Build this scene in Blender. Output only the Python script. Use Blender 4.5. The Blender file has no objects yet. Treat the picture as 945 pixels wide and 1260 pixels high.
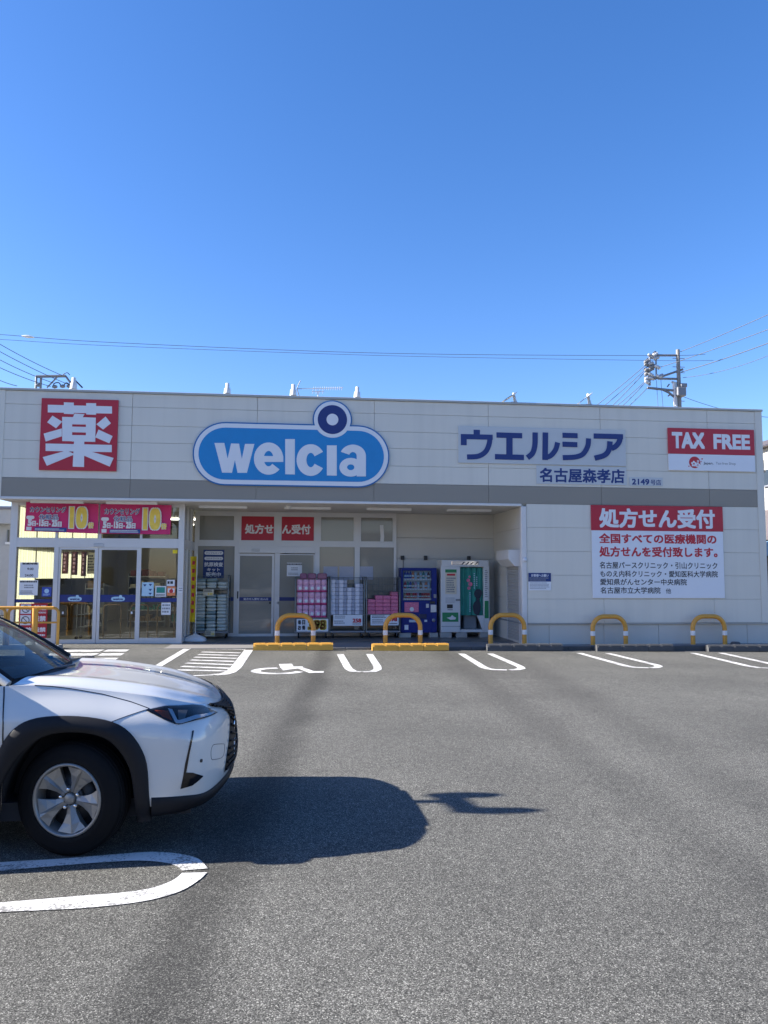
import bpy, math, random
import numpy as np
from math import sin, cos, tan, radians, pi, sqrt, atan2
random.seed(7)
S = bpy.context.scene
COL = S.collection
# ------------------------------------------------------------------ camera
CAM_H, FPX, PITCH, YAW, ROLL = 1.68, 946.0, 4.7, 6.2, 0.24
_p, _y, _r = radians(PITCH), radians(YAW), radians(ROLL)
FW = np.array([sin(_y)*cos(_p), cos(_y)*cos(_p), sin(_p)])
_rt = np.array([cos(_y), -sin(_y), 0.0]); _up = np.cross(_rt, FW)
RT = _rt*cos(_r) + _up*sin(_r); UP = _up*cos(_r) - _rt*sin(_r)
import mathutils
cam_data = bpy.data.cameras.new("camera"); cam = bpy.data.objects.new("camera", cam_data); COL.objects.link(cam)
m3 = mathutils.Matrix((RT, UP, -FW)).transposed()
cam.matrix_world = mathutils.Matrix.Translation((0, 0, CAM_H)) @ m3.to_4x4()
cam_data.sensor_fit = 'VERTICAL'; cam_data.sensor_height = 36.0; cam_data.sensor_width = 27.0
cam_data.lens = FPX/1260*36.0
cam_data.clip_start = 0.05; cam_data.clip_end = 2000
S.camera = cam
# ------------------------------------------------------------------ sky and sun
SUN_EL, SUN_AZ = 28.8, 3.7          # sun stands to the left, a hair behind the shop front
SKY_STRENGTH, SUN_STRENGTH, EXPOSURE = 0.077, 5.0, 1.62
W = bpy.data.worlds.new("World"); S.world = W; W.use_nodes = True
nt = W.node_tree; nt.nodes.clear()
sky = nt.nodes.new('ShaderNodeTexSky'); sky.sky_type = 'NISHITA'; sky.sun_disc = False
sky.sun_elevation = radians(SUN_EL)
tosun = np.array([-cos(radians(SUN_AZ)), sin(radians(SUN_AZ)), 0])
sky.sun_rotation = atan2(tosun[0], tosun[1])   # measured from +Y towards +X
sky.altitude = 20; sky.air_density = 1.0; sky.dust_density = 0.4; sky.ozone_density = 3.0
hs = nt.nodes.new('ShaderNodeHueSaturation'); hs.inputs['Saturation'].default_value = 1.25
bg = nt.nodes.new('ShaderNodeBackground'); bg.inputs[1].default_value = SKY_STRENGTH
wo = nt.nodes.new('ShaderNodeOutputWorld')
tint = nt.nodes.new('ShaderNodeMix'); tint.data_type = 'RGBA'; tint.blend_type = 'MULTIPLY'; tint.inputs[0].default_value = 1.0; tint.inputs[7].default_value = (1.06, 0.955, 1.12, 1)
nt.links.new(sky.outputs[0], hs.inputs['Color']); nt.links.new(hs.outputs[0], tint.inputs[6]); nt.links.new(tint.outputs[2], bg.inputs[0]); nt.links.new(bg.outputs[0], wo.inputs[0])
sl = bpy.data.lights.new("sun", 'SUN'); so = bpy.data.objects.new("sun", sl); COL.objects.link(so)
sl.energy = SUN_STRENGTH; sl.angle = radians(0.53); sl.color = (1.0, 0.945, 0.87)
sd = mathutils.Vector((tosun[0]*cos(radians(SUN_EL)), tosun[1]*cos(radians(SUN_EL)), sin(radians(SUN_EL))))
so.rotation_euler = sd.to_track_quat('Z', 'Y').to_euler(); so.location = (-30, 2, 20)
S.view_settings.view_transform = 'Standard'; S.view_settings.look = 'None'
S.view_settings.gamma = 1.0; S.view_settings.use_curve_mapping = False
S.view_settings.exposure = EXPOSURE
S.render.engine = 'CYCLES'
S.cycles.max_bounces = 8; S.cycles.transparent_max_bounces = 16; S.cycles.use_denoising = True
# ------------------------------------------------------------------ measuring helpers
def ray(px, py): return FW + RT*(px-472.5)/FPX + UP*(630-py)/FPX
def F(px, py, Y):
    d = ray(px, py); t = Y/d[1]; return t*d[0], CAM_H + t*d[2]
def G(px, py, z=0.0):
    d = ray(px, py); t = (z-CAM_H)/d[2]; return t*d[0], t*d[1]
def FX(px, Y, py=700): return F(px, py, Y)[0]
def FZ(py, Y, px=472): return F(px, py, Y)[1]
def RC(x0, y0, x1, y1, Y):
    mx, my = (x0+x1)/2, (y0+y1)/2
    return F(x0, my, Y)[0], F(x1, my, Y)[0], F(mx, y1, Y)[1], F(mx, y0, Y)[1]
def sm(a, b, t):
    t = min(1, max(0, (t-a)/(b-a))); return t*t*(3-2*t)
def gz(x, y):                       # the lot falls gently towards the kerb and to the right
    s = min(1, max(0, (y-8)/10.0)); return s*(-0.05 - 0.0095*min(14, max(-3, x+1)))
def GZ(px, py, it=5):               # pixel to a point on the sloping lot
    z = 0
    for _ in range(it):
        x, y = G(px, py, z); z = gz(x, y)
    return x, y
def crs(P, n, closed=False):        # Catmull-Rom through points
    P = [np.array(p, float) for p in P]; out = []
    N = len(P); segs = N if closed else N-1
    for i in range(segs):
        if closed: a, b, c, d = P[(i-1) % N], P[i], P[(i+1) % N], P[(i+2) % N]
        else: a, b, c, d = P[max(i-1, 0)], P[i], P[i+1], P[min(i+2, N-1)]
        for k in range(n):
            t = k/n
            out.append(0.5*((2*b)+(c-a)*t+(2*a-5*b+4*c-d)*t*t+(3*b-a-3*c+d)*t**3))
    if not closed: out.append(P[-1])
    return out
# ------------------------------------------------------------------ materials
M = {}
def principled(name):
    m = bpy.data.materials.new(name); m.use_nodes = True
    return m, m.node_tree, m.node_tree.nodes['Principled BSDF']
def mat(name, col, rough=0.6, metal=0.0, coat=0.0, var=0.06, scale=6.0, bump=0.0, bscale=60, spec=None, emit=0, coatr=0.05):
    m, t, b = principled(name)
    tc = t.nodes.new('ShaderNodeTexCoord'); nz = t.nodes.new('ShaderNodeTexNoise')
    nz.inputs['Scale'].default_value = scale; nz.inputs['Detail'].default_value = 4
    oi = t.nodes.new('ShaderNodeObjectInfo'); va = t.nodes.new('ShaderNodeVectorMath'); va.operation = 'ADD'
    vs = t.nodes.new('ShaderNodeMath'); vs.operation = 'MULTIPLY'; vs.inputs[1].default_value = 40.0
    t.links.new(oi.outputs['Random'], vs.inputs[0]); t.links.new(tc.outputs['Object'], va.inputs[0]); t.links.new(vs.outputs[0], va.inputs[1])
    t.links.new(va.outputs[0], nz.inputs['Vector'])
    mx = t.nodes.new('ShaderNodeMix'); mx.data_type = 'RGBA'
    mx.inputs[6].default_value = (*[c*(1-var) for c in col], 1); mx.inputs[7].default_value = (*[min(1, c*(1+var)) for c in col], 1)
    t.links.new(nz.outputs['Fac'], mx.inputs[0]); t.links.new(mx.outputs[2], b.inputs['Base Color'])
    b.inputs['Roughness'].default_value = rough; b.inputs['Metallic'].default_value = metal
    b.inputs['Coat Weight'].default_value = coat; b.inputs['Coat Roughness'].default_value = coatr
    if spec is not None: b.inputs['Specular IOR Level'].default_value = spec
    if emit:
        b.inputs['Emission Color'].default_value = (*col, 1); b.inputs['Emission Strength'].default_value = emit
    if bump:
        n2 = t.nodes.new('ShaderNodeTexNoise'); n2.inputs['Scale'].default_value = bscale; n2.inputs['Detail'].default_value = 5
        t.links.new(tc.outputs['Object'], n2.inputs['Vector'])
        bp = t.nodes.new('ShaderNodeBump'); bp.inputs['Strength'].default_value = bump; bp.inputs['Distance'].default_value = 0.01
        t.links.new(n2.outputs['Fac'], bp.inputs['Height']); t.links.new(bp.outputs[0], b.inputs['Normal'])
    M[name] = m; return m
def glass(name, tint, ior=1.45, boost=1.0, rough=0.0):
    m = bpy.data.materials.new(name); m.use_nodes = True; t = m.node_tree; t.nodes.clear()
    o = t.nodes.new('ShaderNodeOutputMaterial'); mx = t.nodes.new('ShaderNodeMixShader')
    tr = t.nodes.new('ShaderNodeBsdfTransparent'); tr.inputs[0].default_value = (*tint, 1)
    gl = t.nodes.new('ShaderNodeBsdfGlossy'); gl.inputs['Roughness'].default_value = rough
    fr = t.nodes.new('ShaderNodeFresnel'); fr.inputs[0].default_value = ior
    nz = t.nodes.new('ShaderNodeTexNoise'); nz.inputs['Scale'].default_value = 1.3
    tc = t.nodes.new('ShaderNodeTexCoord'); bp = t.nodes.new('ShaderNodeBump')
    bp.inputs['Strength'].default_value = 0.06; bp.inputs['Distance'].default_value = 0.02
    t.links.new(tc.outputs['Object'], nz.inputs['Vector']); t.links.new(nz.outputs['Fac'], bp.inputs['Height'])
    t.links.new(bp.outputs[0], gl.inputs['Normal'])
    ml = t.nodes.new('ShaderNodeMath'); ml.operation = 'MULTIPLY'; ml.inputs[1].default_value = boost; ml.use_clamp = True
    t.links.new(fr.outputs[0], ml.inputs[0]); t.links.new(ml.outputs[0], mx.inputs[0])
    t.links.new(tr.outputs[0], mx.inputs[1]); t.links.new(gl.outputs[0], mx.inputs[2]); t.links.new(mx.outputs[0], o.inputs[0])
    M[name] = m; return m
def translucent(name, col, amt=0.6):
    m = bpy.data.materials.new(name); m.use_nodes = True; t = m.node_tree; t.nodes.clear()
    o = t.nodes.new('ShaderNodeOutputMaterial'); mx = t.nodes.new('ShaderNodeMixShader'); mx.inputs[0].default_value = amt
    d = t.nodes.new('ShaderNodeBsdfDiffuse'); r = t.nodes.new('ShaderNodeBsdfTranslucent')
    wv = t.nodes.new('ShaderNodeTexWave'); wv.inputs['Scale'].default_value = 1.7; wv.inputs['Distortion'].default_value = 0.4; wv.bands_direction = 'Y'
    tc = t.nodes.new('ShaderNodeTexCoord'); t.links.new(tc.outputs['Object'], wv.inputs['Vector'])
    c = t.nodes.new('ShaderNodeMix'); c.data_type = 'RGBA'; c.inputs[6].default_value = (*[v*0.72 for v in col], 1); c.inputs[7].default_value = (*col, 1)
    t.links.new(wv.outputs['Fac'], c.inputs[0])
    t.links.new(c.outputs[2], d.inputs[0]); t.links.new(c.outputs[2], r.inputs[0])
    t.links.new(d.outputs[0], mx.inputs[1]); t.links.new(r.outputs[0], mx.inputs[2]); t.links.new(mx.outputs[0], o.inputs[0])
    M[name] = m; return m
def asphalt_mat():
    m, t, b = principled('asphalt'); L = t.links.new; N = t.nodes.new
    geo = N('ShaderNodeNewGeometry'); P = geo.outputs['Position']
    vo = N('ShaderNodeTexVoronoi'); vo.inputs['Scale'].default_value = 215; L(P, vo.inputs['Vector'])
    sep = N('ShaderNodeSeparateColor'); L(vo.outputs['Color'], sep.inputs[0])
    rp = N('ShaderNodeValToRGB'); e = rp.color_ramp.elements
    e[0].position = 0.0; e[0].color = (0.018, 0.0175, 0.015, 1); e[1].position = 1.0; e[1].color = (0.38, 0.37, 0.325, 1)
    for p, c in ((0.28, 0.052), (0.62, 0.100), (0.85, 0.155), (0.94, 0.25)):
        q = rp.color_ramp.elements.new(p); q.color = (c, c*0.975, c*0.86, 1)
    L(sep.outputs[0], rp.inputs[0])
    n1 = N('ShaderNodeTexNoise'); n1.inputs['Scale'].default_value = 0.45; n1.inputs['Detail'].default_value = 6; L(P, n1.inputs['Vector'])
    r1 = N('ShaderNodeMapRange'); r1.inputs[1].default_value = 0.3; r1.inputs[2].default_value = 0.7; r1.inputs[3].default_value = 0.80; r1.inputs[4].default_value = 1.16; L(n1.outputs['Fac'], r1.inputs[0])
    n2 = N('ShaderNodeTexNoise'); n2.inputs['Scale'].default_value = 14; n2.inputs['Detail'].default_value = 5; L(P, n2.inputs['Vector'])
    r2 = N('ShaderNodeMapRange'); r2.inputs[1].default_value = 0.3; r2.inputs[2].default_value = 0.7; r2.inputs[3].default_value = 0.86; r2.inputs[4].default_value = 1.12; L(n2.outputs['Fac'], r2.inputs[0])
    mul = N('ShaderNodeMath'); mul.operation = 'MULTIPLY'; L(r1.outputs[0], mul.inputs[0]); L(r2.outputs[0], mul.inputs[1])
    # two long worn tyre-path stains on the surface
    n3 = N('ShaderNodeTexNoise'); n3.inputs['Scale'].default_value = 2.3; n3.inputs['Detail'].default_value = 5; L(P, n3.inputs['Vector'])
    r3 = N('ShaderNodeMapRange'); r3.inputs[1].default_value = 0.60; r3.inputs[2].default_value = 0.74; r3.inputs[3].default_value = 1.0; r3.inputs[4].default_value = 0.80; L(n3.outputs['Fac'], r3.inputs[0])
    ml3 = N('ShaderNodeMath'); ml3.operation = 'MULTIPLY'; L(mul.outputs[0], ml3.inputs[0]); L(r3.outputs[0], ml3.inputs[1]); fac = ml3
    for (a, bb, w, k) in (((0.43, 15.06), (-0.56, 3.0), 0.36, 0.42), ((3.0, 13.5), (2.6, 5.4), 0.42, 0.20), ((4.05, 11.0), (3.45, 5.4), 0.5, 0.18)):
        ax, ay = a; bx, by = bb; dx, dy = bx-ax, by-ay; l = sqrt(dx*dx+dy*dy); nx, ny = -dy/l, dx/l
        dp = N('ShaderNodeVectorMath'); dp.operation = 'DOT_PRODUCT'; dp.inputs[1].default_value = (nx, ny, 0); L(P, dp.inputs[0])
        off = N('ShaderNodeMath'); off.operation = 'SUBTRACT'; off.inputs[1].default_value = nx*ax+ny*ay; L(dp.outputs['Value'], off.inputs[0])
        wob = N('ShaderNodeMath'); wob.operation = 'MULTIPLY_ADD'; wob.inputs[1].default_value = 0.5; L(n1.outputs['Fac'], wob.inputs[0]); L(off.outputs[0], wob.inputs[2])
        sb = N('ShaderNodeMath'); sb.operation = 'SUBTRACT'; sb.inputs[1].default_value = 0.25; L(wob.outputs[0], sb.inputs[0])
        ab = N('ShaderNodeMath'); ab.operation = 'ABSOLUTE'; L(sb.outputs[0], ab.inputs[0])
        mr = N('ShaderNodeMapRange'); mr.interpolation_type = 'SMOOTHSTEP'; mr.inputs[1].default_value = 0.02; mr.inputs[2].default_value = w; mr.inputs[3].default_value = 1-k; mr.inputs[4].default_value = 1.0; L(ab.outputs[0], mr.inputs[0])
        m2 = N('ShaderNodeMath'); m2.operation = 'MULTIPLY'; L(fac.outputs[0], m2.inputs[0]); L(mr.outputs[0], m2.inputs[1]); fac = m2
    vm = N('ShaderNodeVectorMath'); vm.operation = 'SCALE'; L(rp.outputs[0], vm.inputs[0]); L(fac.outputs[0], vm.inputs['Scale'])
    L(vm.outputs[0], b.inputs['Base Color'])
    b.inputs['Roughness'].default_value = 0.85; b.inputs['Specular IOR Level'].default_value = 0.3
    bp = N('ShaderNodeBump'); bp.inputs['Strength'].default_value = 0.35; bp.inputs['Distance'].default_value = 0.006
    L(sep.outputs[1], bp.inputs['Height']); L(bp.outputs[0], b.inputs['Normal'])
    M['asphalt'] = m
asphalt_mat()
def paint_mat():
    m, t, b = principled('road_paint'); L = t.links.new; N = t.nodes.new
    geo = N('ShaderNodeNewGeometry'); P = geo.outputs['Position']
    n1 = N('ShaderNodeTexNoise'); n1.inputs['Scale'].default_value = 60; n1.inputs['Detail'].default_value = 6; n1.inputs['Roughness'].default_value = 0.7; L(P, n1.inputs['Vector'])
    n2 = N('ShaderNodeTexNoise'); n2.inputs['Scale'].default_value = 4; n2.inputs['Detail'].default_value = 6; L(P, n2.inputs['Vector'])
    ad = N('ShaderNodeMath'); ad.operation = 'MULTIPLY_ADD'; ad.inputs[1].default_value = 0.55; L(n2.outputs['Fac'], ad.inputs[0]); L(n1.outputs['Fac'], ad.inputs[2])
    rp = N('ShaderNodeValToRGB'); e = rp.color_ramp.elements
    e[0].position = 0.66; e[0].color = (0.20, 0.195, 0.185, 1); e[1].position = 0.77; e[1].color = (0.63, 0.62, 0.59, 1)
    L(ad.outputs[0], rp.inputs[0]); L(rp.outputs[0], b.inputs['Base Color']); b.inputs['Roughness'].default_value = 0.7
    bp = N('ShaderNodeBump'); bp.inputs['Strength'].default_value = 0.2; bp.inputs['Distance'].default_value = 0.004
    L(n1.outputs['Fac'], bp.inputs['Height']); L(bp.outputs[0], b.inputs['Normal'])
    M['road_paint'] = m
paint_mat()
mat('panel_white', (0.67, 0.632, 0.545), 0.45, var=0.03, scale=0.9, bump=0.04, bscale=25)
def streaks(name, amt):
    m = M[name]; t = m.node_tree; b = t.nodes['Principled BSDF']; src = b.inputs['Base Color'].links[0].from_socket
    geo = t.nodes.new('ShaderNodeNewGeometry'); mp = t.nodes.new('ShaderNodeMapping'); mp.inputs['Scale'].default_value = (5.0, 5.0, 0.22)
    nz = t.nodes.new('ShaderNodeTexNoise'); nz.inputs['Scale'].default_value = 1.0; nz.inputs['Detail'].default_value = 6
    t.links.new(geo.outputs['Position'], mp.inputs[0]); t.links.new(mp.outputs[0], nz.inputs['Vector'])
    r = t.nodes.new('ShaderNodeMapRange'); r.inputs[1].default_value = 0.45; r.inputs[2].default_value = 0.75; r.inputs[3].default_value = 1.0; r.inputs[4].default_value = 1-amt
    t.links.new(nz.outputs['Fac'], r.inputs[0]); v = t.nodes.new('ShaderNodeVectorMath'); v.operation = 'SCALE'
    t.links.new(src, v.inputs[0]); t.links.new(r.outputs[0], v.inputs['Scale']); t.links.new(v.outputs[0], b.inputs['Base Color'])
streaks('panel_white', 0.055)
mat('panel_grey', (0.265, 0.238, 0.195), 0.45, var=0.04, scale=0.9, bump=0.04, bscale=25)
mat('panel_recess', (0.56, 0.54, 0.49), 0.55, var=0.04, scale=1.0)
mat('joint_dark', (0.48, 0.45, 0.385), 0.8)
mat('cap_metal', (0.38, 0.38, 0.36), 0.4, 0.3)
mat('trim_white', (0.64, 0.62, 0.59), 0.4)
mat('soffit', (0.55, 0.53, 0.49), 0.7)
mat('base_course', (0.54, 0.51, 0.45), 0.7, var=0.07, scale=2, bump=0.1)
mat('alu', (0.62, 0.61, 0.60), 0.38, 0.25, var=0.04)
mat('alu_dark', (0.25, 0.26, 0.28), 0.45, 0.4)
mat('frosted', (0.235, 0.228, 0.195), 0.25, coat=1.0, var=0.08, scale=0.7)
mat('walkway_tile', (0.20, 0.19, 0.18), 0.7, var=0.15, scale=3, bump=0.2, bscale=50)
mat('concrete', (0.36, 0.35, 0.33), 0.85, var=0.14, scale=7, bump=0.3, bscale=70)
mat('concrete_dark', (0.075, 0.076, 0.078), 0.85, var=0.16, scale=8, bump=0.3, bscale=70)
mat('yellow', (0.60, 0.29, 0.04), 0.45, coat=0.1, var=0.16, scale=14)
mat('yellow_stop', (0.70, 0.36, 0.05), 0.55, var=0.09, scale=9, bump=0.15, bscale=60)
mat('reflect_white', (0.72, 0.72, 0.72), 0.35)
mat('sign_red', (0.45, 0.012, 0.032), 0.4, var=0.04)
mat('sign_white', (0.72, 0.73, 0.75), 0.4, var=0.02)
mat('sign_board', (0.72, 0.74, 0.77), 0.4, var=0.02)
mat('sign_greyboard', (0.52, 0.54, 0.54), 0.5, var=0.02)
mat('ink_red', (0.50, 0.02, 0.035), 0.5)
mat('ink_black', (0.03, 0.03, 0.035), 0.6)
mat('ink_grey', (0.22, 0.23, 0.25), 0.6)
mat('ink_white', (0.75, 0.75, 0.76), 0.5)
mat('navy', (0.012, 0.036, 0.17), 0.55)
mat('logo_blue', (0.006, 0.22, 0.52), 0.4)
mat('logo_edge', (0.006, 0.13, 0.36), 0.4)
mat('logo_navy', (0.006, 0.025, 0.16), 0.4)
mat('magenta', (0.60, 0.03, 0.16), 0.7, var=0.1, scale=5)
mat('banner_yellow', (0.85, 0.60, 0.10), 0.7, var=0.25, scale=8)
mat('banner_blue', (0.02, 0.07, 0.28), 0.7)
mat('flag_yellow', (0.80, 0.62, 0.02), 0.7)
mat('band_blue', (0.008, 0.024, 0.16), 0.5, coat=0.1)
mat('sticker_blue', (0.03, 0.07, 0.38), 0.4)
mat('pale_blue', (0.42, 0.62, 0.75), 0.5)
mat('orange', (0.75, 0.25, 0.10), 0.5)
mat('plastic_white', (0.66, 0.67, 0.68), 0.4)
mat('black_plastic', (0.018, 0.018, 0.020), 0.45)
mat('cage_steel', (0.20, 0.22, 0.22), 0.45, 0.6)
mat('sack', (0.46, 0.51, 0.48), 0.5, var=0.2, scale=14, bump=0.3, bscale=18)
mat('sack_dark', (0.20, 0.28, 0.29), 0.5, var=0.2, scale=14, bump=0.3, bscale=18)
mat('pack_pink', (0.66, 0.36, 0.50), 0.35, var=0.45, scale=22, coat=0.4)
mat('pack_hot', (0.50, 0.02, 0.15), 0.35, var=0.3, scale=20, coat=0.4)
mat('pack_purple', (0.22, 0.08, 0.16), 0.35, var=0.95, scale=55, coat=0.4)
mat('pack_white', (0.56, 0.58, 0.66), 0.4, var=0.12, scale=14, coat=0.3)
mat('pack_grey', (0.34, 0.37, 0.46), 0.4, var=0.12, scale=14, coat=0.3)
mat('pack_rose', (0.58, 0.14, 0.26), 0.4, var=0.6, scale=28, coat=0.3)
mat('net', (0.09, 0.10, 0.09), 0.6)
mat('vend_blue', (0.005, 0.018, 0.17), 0.5, spec=0.3, coat=0.08, var=0.05)
mat('vend_dark', (0.012, 0.018, 0.07), 0.4)
mat('vend_inner', (0.50, 0.58, 0.62), 0.5)
mat('booth_white', (0.62, 0.63, 0.63), 0.4, coat=0.1)
mat('booth_grey', (0.20, 0.22, 0.24), 0.5)
mat('curtain_green', (0.03, 0.25, 0.21), 0.75, var=0.2, scale=5)
mat('print_green', (0.02, 0.22, 0.08), 0.5)
mat('silhouette', (0.02, 0.03, 0.05), 0.6)
mat('shutter', (0.40, 0.40, 0.39), 0.5, 0.2)
mat('car_white', (0.66, 0.645, 0.60), 0.32, coat=1.0, var=0.01, coatr=0.02)
mat('car_black', (0.009, 0.009, 0.011), 0.6, spec=0.3, var=0.15, scale=40, bump=0.05, bscale=300)
mat('car_gloss_black', (0.006, 0.006, 0.008), 0.15, coat=0.4)
mat('grille_black', (0.006, 0.006, 0.007), 0.55, spec=0.25)
mat('rubber', (0.005, 0.005, 0.0055), 0.85, spec=0.25, var=0.2, scale=30)
mat('rim', (0.27, 0.265, 0.25), 0.42, 0.55, coat=0.15, var=0.04)
mat('rim_dark', (0.05, 0.05, 0.052), 0.45, 0.6)
mat('chrome', (0.75, 0.76, 0.78), 0.12, 1.0)
mat('amber', (0.38, 0.07, 0.02), 0.2, coat=0.8)
mat('interior', (0.025, 0.026, 0.030), 0.8)
mat('cream_wall', (0.62, 0.57, 0.45), 0.7)
mat('shop_floor', (0.13, 0.12, 0.11), 0.4)
mat('shop_wall', (0.34, 0.31, 0.26), 0.7)
mat('shop_dark', (0.07, 0.065, 0.06), 0.7)
mat('maroon', (0.13, 0.03, 0.035), 0.7, var=0.3, scale=8)
mat('wood', (0.30, 0.19, 0.10), 0.6, var=0.3, scale=9)
mat('lamp_on', (1.0, 0.97, 0.90), 0.5, emit=3.0)
mat('pole_concrete', (0.21, 0.21, 0.205), 0.8, var=0.1, scale=4)
mat('steel', (0.22, 0.23, 0.25), 0.5, 0.6)
mat('steel_light', (0.50, 0.51, 0.52), 0.5, 0.3)
mat('porcelain', (0.68, 0.68, 0.66), 0.3)
mat('cable', (0.07, 0.085, 0.11), 0.7)
mat('house_cream', (0.55, 0.52, 0.45), 0.8, var=0.08)
mat('house_grey', (0.34, 0.35, 0.36), 0.8, var=0.1)
mat('roof_tile', (0.10, 0.085, 0.085), 0.7, var=0.3, scale=12, bump=0.4, bscale=14)
mat('window_dark', (0.02, 0.025, 0.03), 0.1, coat=0.5)
glass('shop_glass', (0.84, 0.87, 0.85), 1.5, 1.6)
glass('car_glass', (0.62, 0.70, 0.70), 1.5, 1.2)
glass('privacy_glass', (0.09, 0.10, 0.10), 1.5, 1.2)
glass('vend_glass', (0.9, 0.93, 0.95), 1.45, 1.0)
glass('lamp_lens', (0.92, 0.93, 0.95), 1.45, 1.2)
translucent('blind_film', (0.86, 0.78, 0.56), 0.7)
# ------------------------------------------------------------------ mesh helpers
def tag(o, label=None, cat=None, group=None, kind=None):
    if label: o['label'] = label
    if cat: o['category'] = cat
    if group: o['group'] = group
    if kind: o['kind'] = kind
    return o
def thing(name, loc, label, cat, group=None, rz=0.0):
    o = bpy.data.objects.new(name, None); COL.objects.link(o); o.empty_display_size = 0.2
    o.location = loc; o.rotation_euler = (0, 0, rz)
    return tag(o, label, cat, group)
WLOC = {}
class MB:
    def __init__(s): s.v = []; s.f = []; s.smooth = []; s.grp = []
    def add(s, vs, fs, smooth=False):
        n = len(s.v); s.grp.append((n, len(s.f))); s.v += [tuple(map(float, v)) for v in vs]
        for f in fs: s.f.append(tuple(i+n for i in f)); s.smooth.append(smooth)
        return s
    def box(s, x0, x1, y0, y1, z0, z1, b=0.0):
        if x0 > x1: x0, x1 = x1, x0
        if y0 > y1: y0, y1 = y1, y0
        if z0 > z1: z0, z1 = z1, z0
        b = min(b, (x1-x0)/2.01, (y1-y0)/2.01, (z1-z0)/2.01)
        if b <= 0:
            vs = [(x, y, z) for z in (z0, z1) for y in (y0, y1) for x in (x0, x1)]
            return s.add(vs, [(0, 2, 3, 1), (4, 5, 7, 6), (0, 1, 5, 4), (2, 6, 7, 3), (0, 4, 6, 2), (1, 3, 7, 5)])
        # chamfered box: convex hull via 24 verts
        vs = []; idx = {}
        for sx in (0, 1):
            for sy in (0, 1):
                for sz in (0, 1):
                    X = (x0, x1)[sx]; Y = (y0, y1)[sy]; Z = (z0, z1)[sz]
                    dx = b if sx == 0 else -b; dy = b if sy == 0 else -b; dz = b if sz == 0 else -b
                    for ax, p in (('x', (X, Y+dy, Z+dz)), ('y', (X+dx, Y, Z+dz)), ('z', (X+dx, Y+dy, Z))):
                        idx[(sx, sy, sz, ax)] = len(vs); vs.append(p)
        I = lambda *k: idx[k]; fs = []
        fs += [(I(0,0,0,'x'), I(0,0,1,'x'), I(0,1,1,'x'), I(0,1,0,'x')), (I(1,0,0,'x'), I(1,1,0,'x'), I(1,1,1,'x'), I(1,0,1,'x')),
               (I(0,0,0,'y'), I(1,0,0,'y'), I(1,0,1,'y'), I(0,0,1,'y')), (I(0,1,0,'y'), I(0,1,1,'y'), I(1,1,1,'y'), I(1,1,0,'y')),
               (I(0,0,0,'z'), I(0,1,0,'z'), I(1,1,0,'z'), I(1,0,0,'z')), (I(0,0,1,'z'), I(1,0,1,'z'), I(1,1,1,'z'), I(0,1,1,'z'))]
        for a in (0, 1):
            for c in (0, 1):
                fs += [(I(0,a,c,'y'), I(1,a,c,'y'), I(1,a,c,'z'), I(0,a,c,'z')), (I(a,0,c,'x'), I(a,1,c,'x'), I(a,1,c,'z'), I(a,0,c,'z')), (I(a,c,0,'x'), I(a,c,1,'x'), I(a,c,1,'y'), I(a,c,0,'y'))]
                for d in (0, 1): fs.append((I(a,c,d,'x'), I(a,c,d,'y'), I(a,c,d,'z')))
        return s.add(vs, fs)
    def tube(s, pts, r, n=10, closed=False, caps=True):
        P = [np.array(p, float) for p in pts]; N = len(P); rr = r if hasattr(r, '__len__') else [r]*N
        rings = []; up = None
        for i in range(N):
            a = P[i-1] if (i > 0 or closed) else P[i]; c = P[(i+1) % N] if (i < N-1 or closed) else P[i]
            t = c-a; t /= (np.linalg.norm(t)+1e-12)
            if up is None:
                up = np.array([0, 0, 1.0]) if abs(t[2]) < 0.9 else np.array([1.0, 0, 0])
            u = up - t*(up@t); u /= (np.linalg.norm(u)+1e-12); up = u; w = np.cross(t, u)
            rings.append([P[i] + rr[i]*(u*cos(2*pi*k/n)+w*sin(2*pi*k/n)) for k in range(n)])
        vs = [v for g in rings for v in g]; fs = []
        for i in range(N if closed else N-1):
            j = (i+1) % N
            for k in range(n): fs.append((i*n+k, i*n+(k+1) % n, j*n+(k+1) % n, j*n+k))
        s.add(vs, fs, True)
        if caps and not closed:
            s.add(rings[0], [tuple(range(n-1, -1, -1))]); s.add(rings[-1], [tuple(range(n))])
        return s
    def lathe(s, prof, c, axis='z', n=32, cap=False):
        vs = []; fs = []
        for (r, h) in prof:
            for k in range(n):
                a = 2*pi*k/n; p = (r*cos(a), r*sin(a), h)
                if axis == 'y': p = (r*cos(a), h, r*sin(a))
                if axis == 'x': p = (h, r*cos(a), r*sin(a))
                vs.append((p[0]+c[0], p[1]+c[1], p[2]+c[2]))
        for i in range(len(prof)-1):
            for k in range(n): fs.append((i*n+k, i*n+(k+1) % n, (i+1)*n+(k+1) % n, (i+1)*n+k))
        s.add(vs, fs, True)
        if cap:
            s.add(vs[:n], [tuple(range(n))]); s.add(vs[-n:], [tuple(range(n))])
        return s
    def poly(s, pts, y0, y1):        # polygon in the XZ plane between two depths
        n = len(pts); vs = [(x, y0, z) for x, z in pts] + [(x, y1, z) for x, z in pts]
        return s.add(vs, [tuple(range(n)), tuple(range(2*n-1, n-1, -1))] + [(i, (i+1) % n, n+(i+1) % n, n+i) for i in range(n)])
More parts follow.
